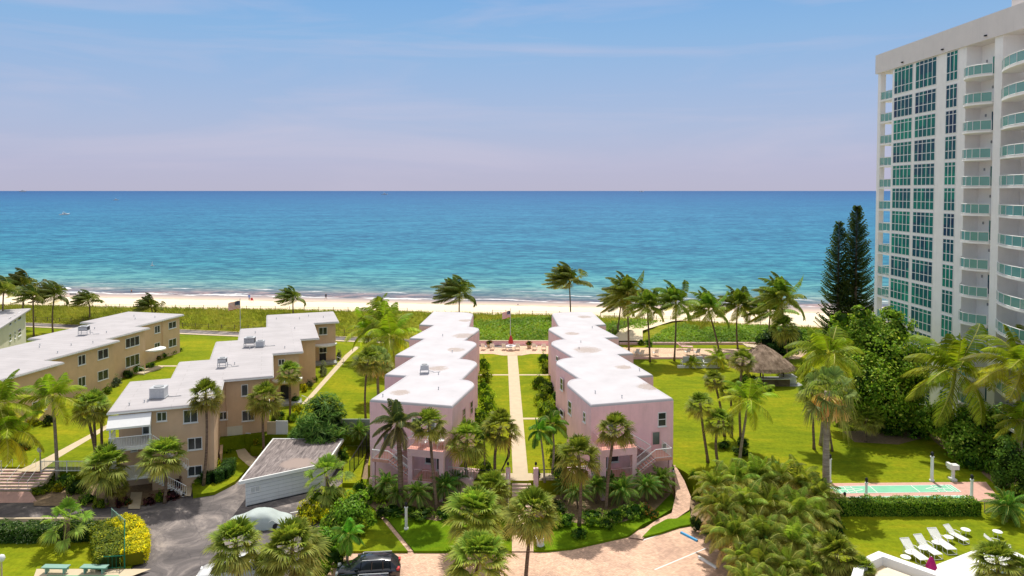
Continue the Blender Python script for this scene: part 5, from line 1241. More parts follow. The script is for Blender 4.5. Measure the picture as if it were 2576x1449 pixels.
pw = [G(x, y, .3) for x, y in ((2478, 1372), (2520, 1372), (2620, 1420), (2620, 1450), (2560, 1425))]
m = MB((pw[0][0], pw[0][1], 0)); m.prism([(p[0], p[1]) for p in pw], 0, .32); o = m.build('pool_wall', M['white'], None, loc=(pw[0][0], pw[0][1], 0)); tag(o, 'broad white low wall running off behind the flat sun lounger', 'wall')
x0_, y0_ = G(2470, 1440, 0)[:2]
sheet('pool_deck', gp([(2370, 1460), (2450, 1420), (2640, 1420), (2640, 1600), (2300, 1600)], .02), M['palewalk'], .02)

for (u, v, a, lb, kd) in ((-22.6, 60.9, 14, 'white chair on the coral terrace of the left pink building', -14), (-23.6, 60.4, -20, 'second white chair on the left terrace, nearer the stairs', -14), (24.5, 60.6, 10, 'white chair on the terrace of the right pink building', 14)):
    x_, y_ = loc2w(u, v, kd); root = empty('terrace_chair', (x_, y_, 3.105), R(180 + a), lb, 'chair', 'white chairs on the terraces')
    for me in CM: link(me.name, me, root)
x_, y_ = loc2w(-22.0, 60.5, -14); root = empty('terrace_table', (x_, y_, 3.105), 0, 'round white table on the left pink terrace', 'table'); link('table_top', tt, root, scale=(1.3, 1.3, 1.5)); link('leg_frame', tlm, root, scale=(1.3, 1.3, 1.5))

# ------------------------------------------------------------------ cars
def car(label, px, py, z, rz, paint, kind='suv', L=4.7, W=1.86, Hh=1.62, cat='car'):
    root = empty('parked_car', G(px, py, z), rz, label, cat, 'parked cars'); r_ = NT('paint_' + paint[0]); pm = r_.fin(paint[1], .18, .6); r_.b.inputs['Coat Weight'].default_value = .8
    xs_ = [-.5, -.485, -.43, -.30, -.12, .08, .26, .40, .47, .5]
    belt = [.62, .80, .98, 1.02, 1.0, .98, .96, .90, .78, .60]; hw = [.72, .86, .95, 1, 1, 1, 1, .96, .86, .70]
    m = MB(); rings = []
    for x, b_, h_ in zip(xs_, belt, hw):
        X = x * L; w2 = W / 2 * h_; bb = b_ * (Hh / 1.62)
        rings.append([m.av(p) for p in ((X, -w2 * .93, .28), (X, -w2, .5), (X, -w2 * 1.0, bb - .12), (X, -w2 * .90, bb), (X, 0, bb + .05), (X, w2 * .90, bb), (X, w2, bb - .12), (X, w2, .5), (X, w2 * .93, .28))])
    for a, b_ in zip(rings, rings[1:]):
        for k in range(8): m.fi([a[k], a[k + 1], b_[k + 1], b_[k]])
    m.fi(rings[0]); m.fi(rings[-1][::-1]); m.build('body', pm, root, True)
    gx = [-.47 if kind == 'suv' else -.36, -.36, -.22, -.02, .12, .27]; gz = [.98, 1.50, 1.62, 1.62, 1.52, .98]; gw = [.84, .72, .70, .70, .70, .84]
    m = MB(); rings = []
    for x, z_, g_ in zip(gx, gz, gw):
        X = x * L; w2 = W / 2 * g_; zz = z_ * Hh / 1.62; b0 = .96 * Hh / 1.62
        rings.append([m.av(p) for p in ((X, -W / 2 * .88, b0), (X, -w2, zz), (X, 0, zz + .03), (X, w2, zz), (X, W / 2 * .88, b0))])
    for a, b_ in zip(rings, rings[1:]):
        for k in range(4): m.fi([a[k], a[k + 1], b_[k + 1], b_[k]])
    m.build('window', M['glass'], root)
    m = MB(); rings = []
    for x, z_, g_ in list(zip(gx, gz, gw))[1:5]:
        X = x * L; w2 = W / 2 * g_ * .99; zz = z_ * Hh / 1.62 + .012; rings.append([m.av(p) for p in ((X, -w2 - .02, zz - .05), (X, -w2 * .85, zz + .008), (X, 0, zz + .035), (X, w2 * .85, zz + .008), (X, w2 + .02, zz - .05))])
    for a, b_ in zip(rings, rings[1:]):
        for k in range(4): m.fi([a[k], a[k + 1], b_[k + 1], b_[k]])
    m.build('roof', pm, root, True)
    for s in (-1, 1):
        for x in (.115, -.06, -.24, -.36): m = MB(); m.bar((x * L, s * W / 2 * .905, .97 * Hh / 1.62), (x * L * .92 - .06, s * W / 2 * .72, 1.56 * Hh / 1.62), .07); m.build('pillar', pm, root)
        m = MB(); m.tube([(-.36 * L, s * W * .33, Hh + .0), (.08 * L, s * W * .33, Hh + .02)], .025, 5); m.build('roof_rail', M['galv'], root)
        m = MB(); m.box(.14 * L, .19 * L, s * (W / 2 + .12) - .1, s * (W / 2 + .12) + .06, .98, 1.14); m.build('mirror', pm, root)
        m = MB(); m.box(-.498 * L, -.45 * L, s * W * .36 - .16, s * W * .36 + .16, .78, .94); m.build('tail_light', M['red'], root)
        m = MB(); m.box(.45 * L, .492 * L, s * W * .33 - .16, s * W * .33 + .16, .62, .76); m.build('headlight', M['white'], root)
        for x in (-.30, .31):
            m = MB(); n = 16
            for q, (rr_, yy_) in enumerate(((.2, .12), (.34, .12), (.36, .0), (.34, -.11))): pass
            ring = lambda rr_, yy_: [m.av((x * L + rr_ * math.cos(k * 6.283 / n), s * (W / 2 - .12 + yy_), .35 + rr_ * math.sin(k * 6.283 / n))) for k in range(n)]
            rs = [ring(.2, .13), ring(.32, .13), ring(.35, .09), ring(.35, -.09)]
            for a, b_ in zip(rs, rs[1:]):
                for k in range(n): m.fi([a[k], a[(k + 1) % n], b_[(k + 1) % n], b_[k]])
            wh = m.build('wheel', M['dark'], root, True); m = MB(); rr_ = [m.av((x * L + .21 * math.cos(k * 6.283 / n), s * (W / 2 + .005), .35 + .21 * math.sin(k * 6.283 / n))) for k in range(n)]; m.fi(rr_); m.build('rim', M['galv'], wh)
    return root
car('glossy black car at the bottom, its tail towards the paved drive', 927, 1450, -1.78, R(186), ('black', (.012, .014, .022)), Hh=1.52)
car('second dark car cut by the bottom edge beside the black car', 915, 1508, -1.78, R(186), ('navy', (.02, .025, .04)), 'sedan', Hh=1.45)
car('white car mostly hidden behind two sabal palms', 582, 1458, -1.8, R(188), ('white', (.8, .8, .8)), 'suv')
# covered car
root = empty('covered_car', G(654, 1322, -1.8), R(5), 'car under a pale grey green fitted cover below the garage', 'car')
m = MB(); r = random.Random(5); Lc, Wc = 5.6, 2.1; nx, ny = 28, 16; idx = []
prof = lambda t: .58 + .30 * math.sin(min(1, max(0, (t - .02) / .96)) * math.pi) ** .5 + .48 * math.exp(-((t - .52) / .22) ** 4)
for i in range(nx + 1):
    t = i / nx; row = []
    for j in range(ny + 1):
        s = j / ny * 2 - 1; a = s * math.pi / 2; hh = prof(t); endk = min(1, math.sin(math.pi * min(max(t, .0), 1)) * 3.2) ** .4 if 0 < t < 1 else 0
        y = math.copysign(abs(math.sin(a)) ** .6, s) * Wc / 2 * (.80 + .2 * endk); z = max(0, math.cos(a)) ** .55 * hh * (.25 + .75 * endk)
        z += .035 * math.sin(t * 23 + s * 5) * (abs(s) > .3) + r.uniform(-.012, .012); y *= (1 + .03 * math.sin(t * 31))
        row.append(m.av(((t - .5) * Lc, y, max(.06 + .03 * math.sin(t * 40), z))))
    idx.append(row)
for a, b_ in zip(idx, idx[1:]):
    for k in range(ny): m.fi([a[k], b_[k], b_[k + 1], a[k + 1]])
m.build('cover', stucco('car_cover', (.46, .52, .50), .12, scale=1.5), root, True)
m = MB()
for x in (-1.5, 1.6):
    for y in (-.95, .95): m.tube([(x, y - .08, .3), (x, y + .08, .3)], .3, 12)
m.build('wheels', M['dark'], root)
m = MB(); m.tube([(.6, -1.02, .5), (1.3, -1.0, .9), (2.0, -1.02, .4)], .02, 4); m.build('cover_strap', M['white'], root)

# ------------------------------------------------------------------ people on the beach, boats
def person(label, px, py, z, hgt, shirt, shorts, rz=0, stride=.18, group='people on the beach'):
    V = {'pel': (0, 0, .52), 'ch': (0, .01, .72), 'nk': (0, 0, .83), 'hd': (0, .01, .93), 'lk': (-.05, stride * .5, .28), 'lf': (-.055, stride, .03), 'rk': (.05, -stride * .3, .28), 'rf': (.055, -stride, .04), 'ls': (-.115, 0, .79), 'le': (-.15, .05, .63), 'lh': (-.15, .12, .49), 'rs': (.115, 0, .79), 're': (.15, -.05, .63), 'rh': (.15, -.02, .47)}
    Rr = dict(pel=.085, ch=.095, nk=.035, hd=.062, lk=.045, lf=.03, rk=.045, rf=.03, ls=.035, le=.028, lh=.022, rs=.035, re=.028, rh=.022)
    E = [('pel', 'ch'), ('ch', 'nk'), ('nk', 'hd'), ('pel', 'lk'), ('lk', 'lf'), ('pel', 'rk'), ('rk', 'rf'), ('ch', 'ls'), ('ls', 'le'), ('le', 'lh'), ('ch', 'rs'), ('rs', 're'), ('re', 'rh')]
    ks = list(V); me = bpy.data.meshes.new('person'); me.from_pydata([tuple(c * hgt for c in V[k]) for k in ks], [(ks.index(a), ks.index(b)) for a, b in E], [])
    o = bpy.data.objects.new('person', me); COL.objects.link(o); o.location = G(px, py, z); o.rotation_euler = (0, 0, rz)
    md = o.modifiers.new('skin', 'SKIN')
    for k, q in zip(ks, me.skin_vertices[0].data): q.radius = (Rr[k] * hgt, Rr[k] * hgt * .85); q.use_root = (k == 'pel')
    o.modifiers.new('sub', 'SUBSURF').levels = 1
    t = NT('person_clothes'); sx = t.new('ShaderNodeSeparateXYZ'); t.lk(t.coord(), sx.inputs[0]); zz = t.math('DIVIDE', sx.outputs['Z'], hgt)
    me.materials.append(t.fin(t.ramp(zz, [(0, (.45, .27, .18)), (.36, shorts), (.56, shirt), (.82, (.45, .27, .18)), (.93, (.05, .03, .02))], 'CONSTANT'), .8, .2))
    return tag(o, label, 'person', group)
person('person in dark clothes walking alone near the waterline', 820, 754, -1.5, 1.75, (.04, .04, .05), (.05, .05, .08), R(60))
person('person in a blue shirt standing on the sand left of the lone palm', 627, 757, -.5, 1.75, (.10, .2, .55), (.2, .25, .4), R(20))
person('person crouched low in the shallow water, far left of the beach', 331, 738, -2.5, 1.3, (.45, .22, .14), (.10, .04, .04), R(90))
person('person standing at the wave edge beyond the left pink roof', 1303, 774, -2.2, 1.1, (.15, .15, .2), (.06, .06, .08), R(40))
root = empty('beach_chair', G(634, 759, -.5), R(30), 'small red beach chair beside the person in blue', 'chair')
for me in CM: me2 = me.copy(); me2.materials.clear(); me2.materials.append(M['red']); link(me.name, me2, root, scale=.9)
b = G(168, 742, -1.2); root = empty('beach_umbrella', b, 0, 'white tilted beach umbrella with gear at the water edge, far left', 'umbrella')
MB().tube([(0, 0, 0), (.2, 0, 2.0)], .03, 5).build('pole', M['white'], root); m = MB(); m.lathe([(1.3, 1.55), (.9, 1.85), (.05, 2.1)], n=12); m.build('canopy', M['white'], root, True)
MB().box(1.0, 2.3, -.4, .4, 0, .5).build('beach_gear', M['grey'], root)
def boat(label, px, py, L, kind='motor', rz=0.0, Y=None):
    b = G(px, py, -2.5); root = empty('motor_boat' if kind != 'sail' else 'sail_buoy', b, rz, label, 'boat', 'boats on the sea')
    m = MB(); rings = []
    for t, w_, z0, z1 in ((-.5, .13, .0, .10), (-.3, .16, -.02, .10), (.1, .16, -.02, .12), (.35, .10, .0, .15), (.5, .01, .08, .18)):
        X = t * L; rings.append([m.av(p) for p in ((X, -w_ * L, z1 * L), (X, -w_ * L * .6, z0 * L), (X, w_ * L * .6, z0 * L), (X, w_ * L, z1 * L))])
    for a, b_ in zip(rings, rings[1:]):
        for k in range(4): m.fi([a[k], a[(k + 1) % 4], b_[(k + 1) % 4], b_[k]])
    m.fi(rings[0][::-1]); m.build('hull', M['white'], root)
    m = MB(); m.box(-.2 * L, .12 * L, -.09 * L, .09 * L, .1 * L, .22 * L); c = m.build('cabin', M['white'], root); m = MB(); m.box(-.19 * L, .125 * L, -.095 * L, .095 * L, .16 * L, .195 * L); m.build('window', M['glass'], c)
    m = MB(); m.tube([(-.1 * L, 0, .2 * L), (-.1 * L, 0, .42 * L)], .01 * L, 5); m.box(-.2 * L, .05 * L, -.08 * L, .08 * L, .28 * L, .30 * L); m.build('tower_frame', M['white'], root)
    if kind == 'sail': m = MB(); m.face([(0, 0, .2 * L), (-.4 * L, 0, .2 * L), (0, 0, 1.2 * L)]); m.build('sail', M['white'], root)
boat('white motor boat with an upper deck, nearest boat at left', 163, 541, 12, rz=R(60))
boat('small white boat far off, right of the nearer motor boat', 292, 504, 17, rz=R(10))
boat('long thin white boat on the horizon above the left pink building', 968, 490, 50, rz=R(0))
boat('faint ship on the horizon at the far left', 58, 483, 170, rz=R(0))
boat('tiny dark ship on the horizon right of centre', 1614, 483, 120, rz=R(0))
boat('tiny white sail standing in the shallow sea at left', 384, 669, 1.6, 'sail')

# ------------------------------------------------------------------ dune fence, beach posts
def rope_fence(label, pts, n, h=1.1):
    pts = [Vector(p) for p in pts]; root = empty('post_fence', pts[0], 0, label, 'fence', 'post and rope fences on the dune'); segs = list(zip(pts, pts[1:])); tot = sum((b - a).length for a, b in segs); me = None; ps = []
    for i in range(n + 1):
        d = tot * i / n
        for a, b in segs:
            L = (b - a).length
            if d <= L + 1e-4: ps.append(a.lerp(b, d / L) - pts[0]); break
            d -= L
    mm = MB(); mm.tube([(0, 0, -.3), (0, 0, h)], .06, 5); me = mm.mesh('post', M['wood'])
    for p in ps: link('post', me, root, p)
    m = MB()
    for hh in (.9, .55): m.tube([p + Vector((0, 0, hh)) for p in ps], .02, 4, False)
    m.build('rope', M['wood'], root)
rope_fence('post and rope fence along the road below the left dune', [(-120, 146.5, .1), (-9, 124.2, .1)], 40)
rope_fence('post and rope fence along the seaward crest of the dune, left', [(-130, 154.8, 1.3), (-22, 145.3, 1.3)], 34)
rope_fence('post and rope fence along the seaward crest of the dune, right', [(-4, 142.8, 1.4), (20, 139.4, 1.4), (60, 126.0, 1.2)], 24)
rope_fence('short post fence beside the sand track behind the right pink building', [(16.8, 121.9, .4), (19, 128, 1.2), (26, 136, 1.6)], 7)
# ------------------------------------------------------------------ palms
gB = 'coconut palms along the beach'
for a in [
 ('cocow', 'wind-blown coconut palm cut by the left edge of the photo', (8, 872), (9, 733), 40, 0, gB),
 ('cocow', 'tallest wind-blown coconut palm of the group behind the white building at left', (59, 826), (62, 722), 46, 0, gB),
 ('cocow', 'lower wind-blown coconut palm tucked under the tall one at far left', (85, 847), (83, 745), 32, 0, gB),
 ('cocow', 'wind-blown coconut palm alone between the far left group and the small leaning palm', (133, 837), (137, 745), 40, 0, gB),
 ('cocow', 'small wind-blown coconut palm rising from the roof line of the left beige block', (224, 805), (222, 757), 31, .5, gB),
 ('cocow', 'dense squat coconut palm just beyond the left beige roof', (385, 803), (380, 772), 30, .8, gB),
 ('cocow', 'lone thin coconut palm blown flat above the stepped beige roof', (738, 800), (737, 750), 31, .8, gB),
 ('cocow', 'tall coconut palm standing behind the left pink roof against the sea', (1156, 806), (1157, 741), 52, .8, gB),
 ('cocow', 'tallest lone coconut palm behind the right pink roof, blown to the left', (1436, 806), (1432, 708), 48, .8, gB),
 ('cocoh', 'leaning coconut palm first right of the pink roofs', (1553, 845), (1563, 758), 46, .4, gB),
 ('cocoh', 'coconut palm second right of the pink roofs, rising above its neighbour', (1582, 881), (1579, 740), 50, 0, gB),
 ('cocoh', 'coconut palm with straight trunk third along the right patio', (1635, 910), (1628, 772), 46, 0, gB),
 ('cocoh', 'coconut palm with trunk curved at its foot beside the pink chaise', (1696, 908), (1700, 762), 52, 0, gB),
 ('cocoh', 'coconut palm leaning left out of the green dune cover', (1810, 892), (1783, 780), 50, 0, gB),
 ('cocoh', 'slim coconut palm between the leaning one and the palm thicket', (1856, 878), (1857, 770), 50, 0, gB),
 ('cocoh', 'coconut palm left of the thicket trunks behind the thatched hut', (1937, 883), (1938, 785), 52, 0, gB),
 ('cocoh', 'coconut palm highest in the thicket behind the thatched hut', (1975, 912), (1966, 752), 55, 0, gB),
 ('sabal', 'sabal palm right of the thatched hut in front of the thicket', (1985, 918), (1972, 822), 40, 0, 'sabal palms'),
 ('coco', 'coconut palm peeking highest left of the left pink building', (958, 885), (953, 770), 34, 0, 'coconut palms by the pink building'),
 ('coco', 'full coconut palm leaning over the white roof of the left pink building', (990, 935), (985, 850), 74, 0, 'coconut palms by the pink building'),
 ('coco', 'tall coconut palm between the leaning and the highest one, left of the pink roofs', (972, 912), (968, 808), 62, 0, 'coconut palms by the pink building'),
 ('coco', 'coconut palm at the head of the concrete path left of the pink building', (925, 905), (925, 832), 56, 0, 'coconut palms by the pink building'),
 ]:
    palm(a[0], a[1], a[2], a[3], a[4], a[5], .15, a[6])
palm('sabal', 'tall thin fan palm on the lawn left of the left pink building', (920, 1056), (926, 905), 44, 0, .13, 'sabal palms')
palm('wash', 'fan palm with a brown skirt of dead leaves beside the left pink wall', (952, 1010), (948, 902), 48, 0, .2, 'fan palms with dead skirts')
S = 'sabal palms'
for a in [
 ('sabal', 'slender sabal palm in a mulch ring in front of the stepped beige block', (512, 1221), (517, 992), 52, -1.5),
 ('sabal', 'sabal palm by the stacked signs in front of the beige block', (664, 1128), (665, 998), 50, -1.0),
 ('sabal', 'sabal palm standing highest against the inner corner of the beige block', (729, 1060), (727, 935), 38, 0),
 ('sabal', 'main sabal palm of the clump left of the white awning', (237, 1185), (232, 1022), 52, -.2),
 ('sabal', 'thin sabal palm at the right of the clump near the awning', (262, 1165), (258, 1030), 30, -.2),
 ('sabal', 'thin leaning sabal palm at the left of the clump near the awning', (245, 1170), (212, 1018), 30, -.2),
 ('saban', 'broad low sabal palm hiding the outdoor stairs of the beige block', (414, 1266), (410, 1145), 66, -1.8),
 ('saban', 'shaggy low sabal palm in the bushes left of the basement entry', (266, 1276), (266, 1168), 66, -1.8),
 ('sabal', 'low sabal palm deep in the shrubs just left of the basement entry', (300, 1274), (296, 1222), 34, -1.8),
 ('saban', 'left one of two large sabal palms over the white car', (600, 1495), (593, 1365), 82, -1.7),
 ('saban', 'right one of two large sabal palms over the white car', (742, 1500), (735, 1378), 92, -1.7),
 ('saban', 'second crown of sabal leaves low at the bottom left of centre', (690, 1500), (680, 1415), 50, -1.7),
 ('sabal', 'sabal palm in front of the left porch with a long leaning trunk', (1099, 1288), (1080, 1068), 54, -1.5),
 ('sabal', 'sabal palm between the left porch and the iron fence', (1177, 1215), (1175, 1103), 62, -.6),
 ('sabal', 'double-stemmed sabal palm overlapping the central path from the left', (1247, 1203), (1260, 1072), 58, -.2),
 ('sabal', 'sabal palm with a grey trunk right of the right gate post', (1457, 1319), (1455, 1145), 66, -1.5),
 ('sabal', 'sabal palm in front of the right porch with a white patch in its leaves', (1525, 1292), (1547, 1078), 57, -1.5),
 ('saban', 'tall sabal palm whose dark trunk crosses the bottom centre by the planter', (1322, 1470), (1340, 1285), 78, -1.7),
 ('saban', 'large sabal palm left of the planter palm over the shaded grass', (1200, 1385), (1195, 1290), 92, -1.6),
 ('saban', 'sabal palm behind the large one left of the central steps', (1240, 1290), (1236, 1228), 58, -1.5),
 ('saban', 'yellow-green sabal palm lowest at the bottom centre', (1208, 1500), (1206, 1402), 98, -1.7),
 ('sabal', 'sabal palm leftmost of the lawn cluster right of the right pink building', (1781, 1163), (1761, 1015), 42, 0),
 ('sabal', 'sabal palm front and centre of the lawn cluster on the right', (1806, 1168), (1809, 1058), 46, 0),
 ('sabal', 'sabal palm at the back of the lawn cluster nearest the sea', (1864, 1112), (1869, 905), 38, 0),
 ('sabal', 'thin sabal palm at the back left of the lawn cluster', (1823, 1098), (1796, 955), 34, 0),
 ('sabal', 'slim sabal palm crown beside the leftmost trunk of the lawn cluster', (1840, 1100), (1835, 985), 30, 0),
 ('sabal', 'sabal palm left behind the thick grey trunk on the right lawn', (2048, 1130), (2042, 985), 42, 0),
 ('saban', 'dark sabal palm under the big tree at the right lawn edge', (2178, 1112), (2180, 1052), 46, 0),
 ('saban', 'sabal palm low at the bottom right of the areca thicket', (2112, 1470), (2105, 1395), 72, -.5),
 ('saban', 'small sabal palm in front of the white parapet', (2178, 1480), (2168, 1432), 44, 0),
 ('saban', 'dark fan palm hanging over the pool at the lower right', (2512, 1485), (2508, 1410), 72, 0),
 ('saban', 'dark fan palm in the bottom right corner', (2580, 1500), (2572, 1440), 52, 0),
 ]:
    palm(a[0], a[1], a[2], a[3], a[4], a[5], .15, S)
link_ = [o for o in SC.objects if o.get('label', '').startswith('double-stemmed')][0]
MB().tube([(.2, .1, 0), (1.2, .2, 2.0), (1.4, .1, 4.2)], [.16, .13, .12], 7).build('trunk', M['bark'], link_, True)
palm('coco', 'coconut palm with feathery crown over the left beige wall', (145, 1205), (133, 1000), 76, -1.0, .17, 'coconut palms at the left')
palm('coco', 'coconut palm fronds cut by the left edge below the beige roof', (-14, 1200), (-2, 1020), 82, 0, .17, 'coconut palms at the left')
palm('coco', 'low coconut palm arching over the head of the left steps', (-20, 1210), (8, 1095), 84, 0, .17, 'coconut palms at the left')
palm('young', 'young light green fan palm on the lower left lawn', (166, 1377), (168, 1308), 66, -1.6, .26, 'young fan palms')
palm('young', 'bright green young fan palm at the right end of the garage', (828, 1258), (822, 1198), 68, -1.4, .2, 'young fan palms')
palm('roeb', 'little feathery date palm at the beige wall by the notice', (600, 1102), (600, 1080), 30, -1.2, .1, 'small date palms')
palm('queen', 'dark windblown queen palm with a shaggy trunk at the left pink corner', (1008, 1283), (1000, 1068), 76, -1.5, .26)
palm('xmas', 'small feather palm beside the black car, orange trunk', (872, 1428), (876, 1345), 48, -1.7, .12, 'slim feather palms')
palm('xmas', 'slim feather palm with straight trunk right of the central path', (1389, 1191), (1389, 1068), 46, 0, .11, 'slim feather palms')
palm('xmas', 'slim leaning feather palm nearest the central path on the right', (1370, 1211), (1358, 1085), 40, 0, .1, 'slim feather palms')
palm('xmas', 'thin feather palm behind the left porch by the hedge', (1217, 1195), (1215, 1085), 26, 0, .08, 'slim feather palms')
palm('coco', 'coconut palm with a drooping right frond in the right lawn cluster', (1861, 1158), (1883, 1012), 66, 0, .16, 'coconut palms on the right lawn')
palm('coco', 'coconut palm behind the crown of the thick-trunked fan palm', (2064, 1120), (2085, 893), 90, 0, .17, 'coconut palms on the right lawn')
palm('coco', 'large yellow-fronded coconut palm in front of the tower', (2389, 1140), (2403, 935), 112, 0, .2, 'coconut palms on the right lawn')
palm('coco', 'large coconut palm cut by the right edge in front of the tower', (2562, 1200), (2566, 925), 108, 0, .2, 'coconut palms on the right lawn')
palm('coco', 'lower coconut palm at the right edge with bright arching frond', (2572, 1210), (2570, 1060), 60, 0, .17, 'coconut palms on the right lawn')
palm('coco', 'young coconut palm in front of the first deck chairs', (1740, 925), (1740, 912), 24, 0, .12, 'young coconut palms by the deck chairs')
palm('coco', 'young coconut palm with upright spear right of the deck chairs', (1805, 926), (1806, 900), 30, 0, .12, 'young coconut palms by the deck chairs')
palm('wash', 'thick-trunked fan palm with tan dead leaves on the right lawn', (2078, 1252), (2083, 985), 76, 0, .33, 'fan palms with dead skirts')
palm('sabal', 'leaning trunk palm just right of the thick grey trunk', (2094, 1135), (2078, 1000), 36, 0, .12, S)
for i, (x, y, R_, lb) in enumerate([(1454, 1245, 42, 'date palm bush left of the trunk right of the gate'), (1420, 1228, 34, 'date palm bush nearest the right gate post'), (1500, 1232, 40, 'date palm bush between the two tall sabals on the right'), (1566, 1242, 48, 'date palm bush in front of the right porch'), (1628, 1232, 46, 'date palm bush at the foot of the right porch stairs'), (1664, 1218, 44, 'date palm bush at the outer corner of the right pink building'), (1530, 1220, 34, 'date palm bush behind the leaning sabal trunk on the right'),
    (973, 1226, 42, 'date palm bush at the left pink corner under the landing'), (1052, 1250, 42, 'date palm bush under the left porch'), (1118, 1232, 44, 'date palm bush right of the left porch'), (1150, 1215, 34, 'date palm bush between the left porch and the fence'), (1000, 1250, 34, 'date palm bush around the queen palm trunk')]):
    palm('roeb', lb, (x, y + 32), (x, y - 8), R_, -1.5, .1, 'date palm bushes below the porches', 'date_palm_bush')

# areca thicket at the lower right
ar = [(1800, 1225, 52), (1850, 1215, 55), (1905, 1205, 58), (1960, 1210, 58), (2015, 1225, 56), (2060, 1250, 52), (1790, 1272, 40), (1815, 1285, 56), (1875, 1275, 60), (1940, 1280, 62), (2005, 1290, 62), (2060, 1305, 50), (1812, 1335, 42), (1850, 1350, 60), (1920, 1355, 64), (1990, 1365, 62), (2050, 1375, 48), (1872, 1412, 50), (1910, 1425, 60), (1980, 1435, 60), (2040, 1445, 50), (1880, 1475, 56), (1960, 1485, 56)]
ordn = ['first', 'second', 'third', 'fourth', 'fifth', 'sixth', 'seventh']
rows_ = [('back row', 6), ('second row', 6), ('third row', 5), ('fourth row', 4), ('front row', 2)]
k_ = 0
for rn, ct in rows_:
    for j in range(ct):
        x, y, R_ = ar[k_]; k_ += 1
        zz = -.3 if y < 1300 else (-.9 if y < 1400 else -1.4)
        palm('areca', 'arching areca palm clump, %s from the left, %s of the thicket' % (ordn[j], rn), (x, y + 62), (x, y + 2), R_ * 1.12, zz, .09, 'areca palm clumps in the lower right thicket')
bush('or', 'small orange flowering shrub among the areca tops', 2052 - 127, 1260, 30, 30, .8)
bush('grl', 'pale yellow-green shrub beside the paved slope at the thicket edge', 1760, 1262, 34, 52, -.3)
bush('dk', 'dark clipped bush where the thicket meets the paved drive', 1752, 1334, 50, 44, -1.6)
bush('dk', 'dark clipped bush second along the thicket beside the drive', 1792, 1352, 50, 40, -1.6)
bush('dk', 'dark broad-leaved bush at the right foot of the thicket', 2092, 1345, 70, 56, -.2)
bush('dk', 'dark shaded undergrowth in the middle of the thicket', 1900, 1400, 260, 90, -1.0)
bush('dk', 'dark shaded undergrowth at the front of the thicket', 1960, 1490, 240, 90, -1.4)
bush('ye', 'bright yellow-green seedling at the bottom of the thicket', 2005, 1462, 44, 30, -.8)

# ------------------------------------------------------------------ broad trees
def Bp(px, py, z): return G(px, py, z)
b = Bp(2215, 1085, 0); s = b[1] / F
def bl(px, py, rx, rz, dy=0, ry=None): t = atY(px, py, b[1] + dy); return (t[0] - b[0], dy, t[2], rx * s, (ry or rx) * s * .9, rz * s)
broad_tree('seagrape_tree', 'large dark green broadleaf tree in front of the foot of the tower', b, [bl(2210, 870, 85, 62, 2), bl(2270, 925, 62, 75, 0), bl(2140, 935, 62, 75, 1), bl(2205, 980, 85, 80, -1), bl(2130, 850, 48, 45, 4), bl(2250, 830, 55, 42, 3), bl(2290, 1000, 42, 60, 1), bl(2110, 1010, 42, 50, 0), bl(2185, 825, 55, 40, 3), bl(2170, 960, 70, 70, -1.5), bl(2250, 1030, 70, 40, -1), bl(2300, 950, 35, 60, 0), bl(2312, 890, 30, 30, 1), bl(2120, 800, 28, 24, 3), bl(2245, 790, 30, 22, 3), bl(2165, 790, 26, 22, 2)], 34000, .17, (.05, .13, .012), (.27, .42, .03), (.44, .50, .07), [(-3, 0, 6), (2.5, .5, 7), (0, 1, 8), (3, -1, 4)], (.3, 2.2))
b = Bp(2440, 1165, 0); s = b[1] / F
broad_tree('seagrape_tree', 'dark broadleaf thicket tree between the two large coconut palms at right', b, [bl(2380, 1060, 52, 58, 3), bl(2450, 1065, 60, 60, 2), bl(2520, 1075, 55, 62, 1), bl(2425, 1110, 58, 48, 0), bl(2500, 1135, 60, 48, 0), bl(2330, 1050, 36, 40, 5)], 15000, .16, (.04, .11, .012), (.21, .34, .03), (.36, .44, .07), [(-2, 0, 3), (2, .5, 3.5)], (.2, 1.2))
b = Bp(2545, 1230, 0); s = b[1] / F
broad_tree('shade_tree', 'bright green leafy tree at the right edge above the strap-leaved bush', b, [bl(2540, 1150, 40, 50, 0), bl(2580, 1190, 40, 45, -.5), bl(2525, 1200, 30, 35, .5)], 4500, .13, (.04, .10, .015), (.16, .26, .03), None, [(0, 0, 2)], (.12, .8))
b = Bp(880, 1322, -1.6); s = b[1] / F
broad_tree('shade_tree', 'leafy green tree between the garage and the left pink building', b, [bl(878, 1245, 52, 45, 0), bl(850, 1280, 45, 42, -.5), bl(905, 1270, 40, 45, .3), bl(890, 1215, 36, 28, 1)], 6500, .14, (.06, .15, .012), (.24, .38, .03), None, [(-1, 0, 2.4), (1, 0, 2.6)], (.13, 1.0))
b = Bp(812, 1395, -1.7); s = b[1] / F
broad_tree('shade_tree', 'leafy green tree above the black car and below the yellow shrub', b, [bl(812, 1310, 50, 38, 0), bl(845, 1330, 40, 36, .5), bl(800, 1350, 42, 38, -.5)], 5200, .13, (.06, .15, .012), (.22, .36, .03), None, [(-1, 0, 2.4)], (.12, 1.0))
b = Bp(850, 1490, -1.7); s = b[1] / F
broad_tree('shade_tree', 'low leafy tree at the bottom edge covering the bonnet of the black car', b, [bl(845, 1435, 55, 32, 0), bl(800, 1450, 48, 32, -.3), bl(895, 1452, 30, 22, -.4)], 5200, .11, (.07, .18, .012), (.26, .42, .04), None, [(0, 0, 1.4)], (.1, .6))
b = Bp(1960, 905, 0); s = b[1] / F
broad_tree('seagrape_tree', 'dark broadleaf shrub mass behind the thatched hut trunks', b, [bl(1935, 860, 38, 30, 0), bl(1985, 850, 38, 36, 1), bl(1962, 880, 45, 24, -1)], 4000, .22, (.012, .04, .01), (.06, .12, .02), None, [(0, 0, 2)], (.15, 1.0))
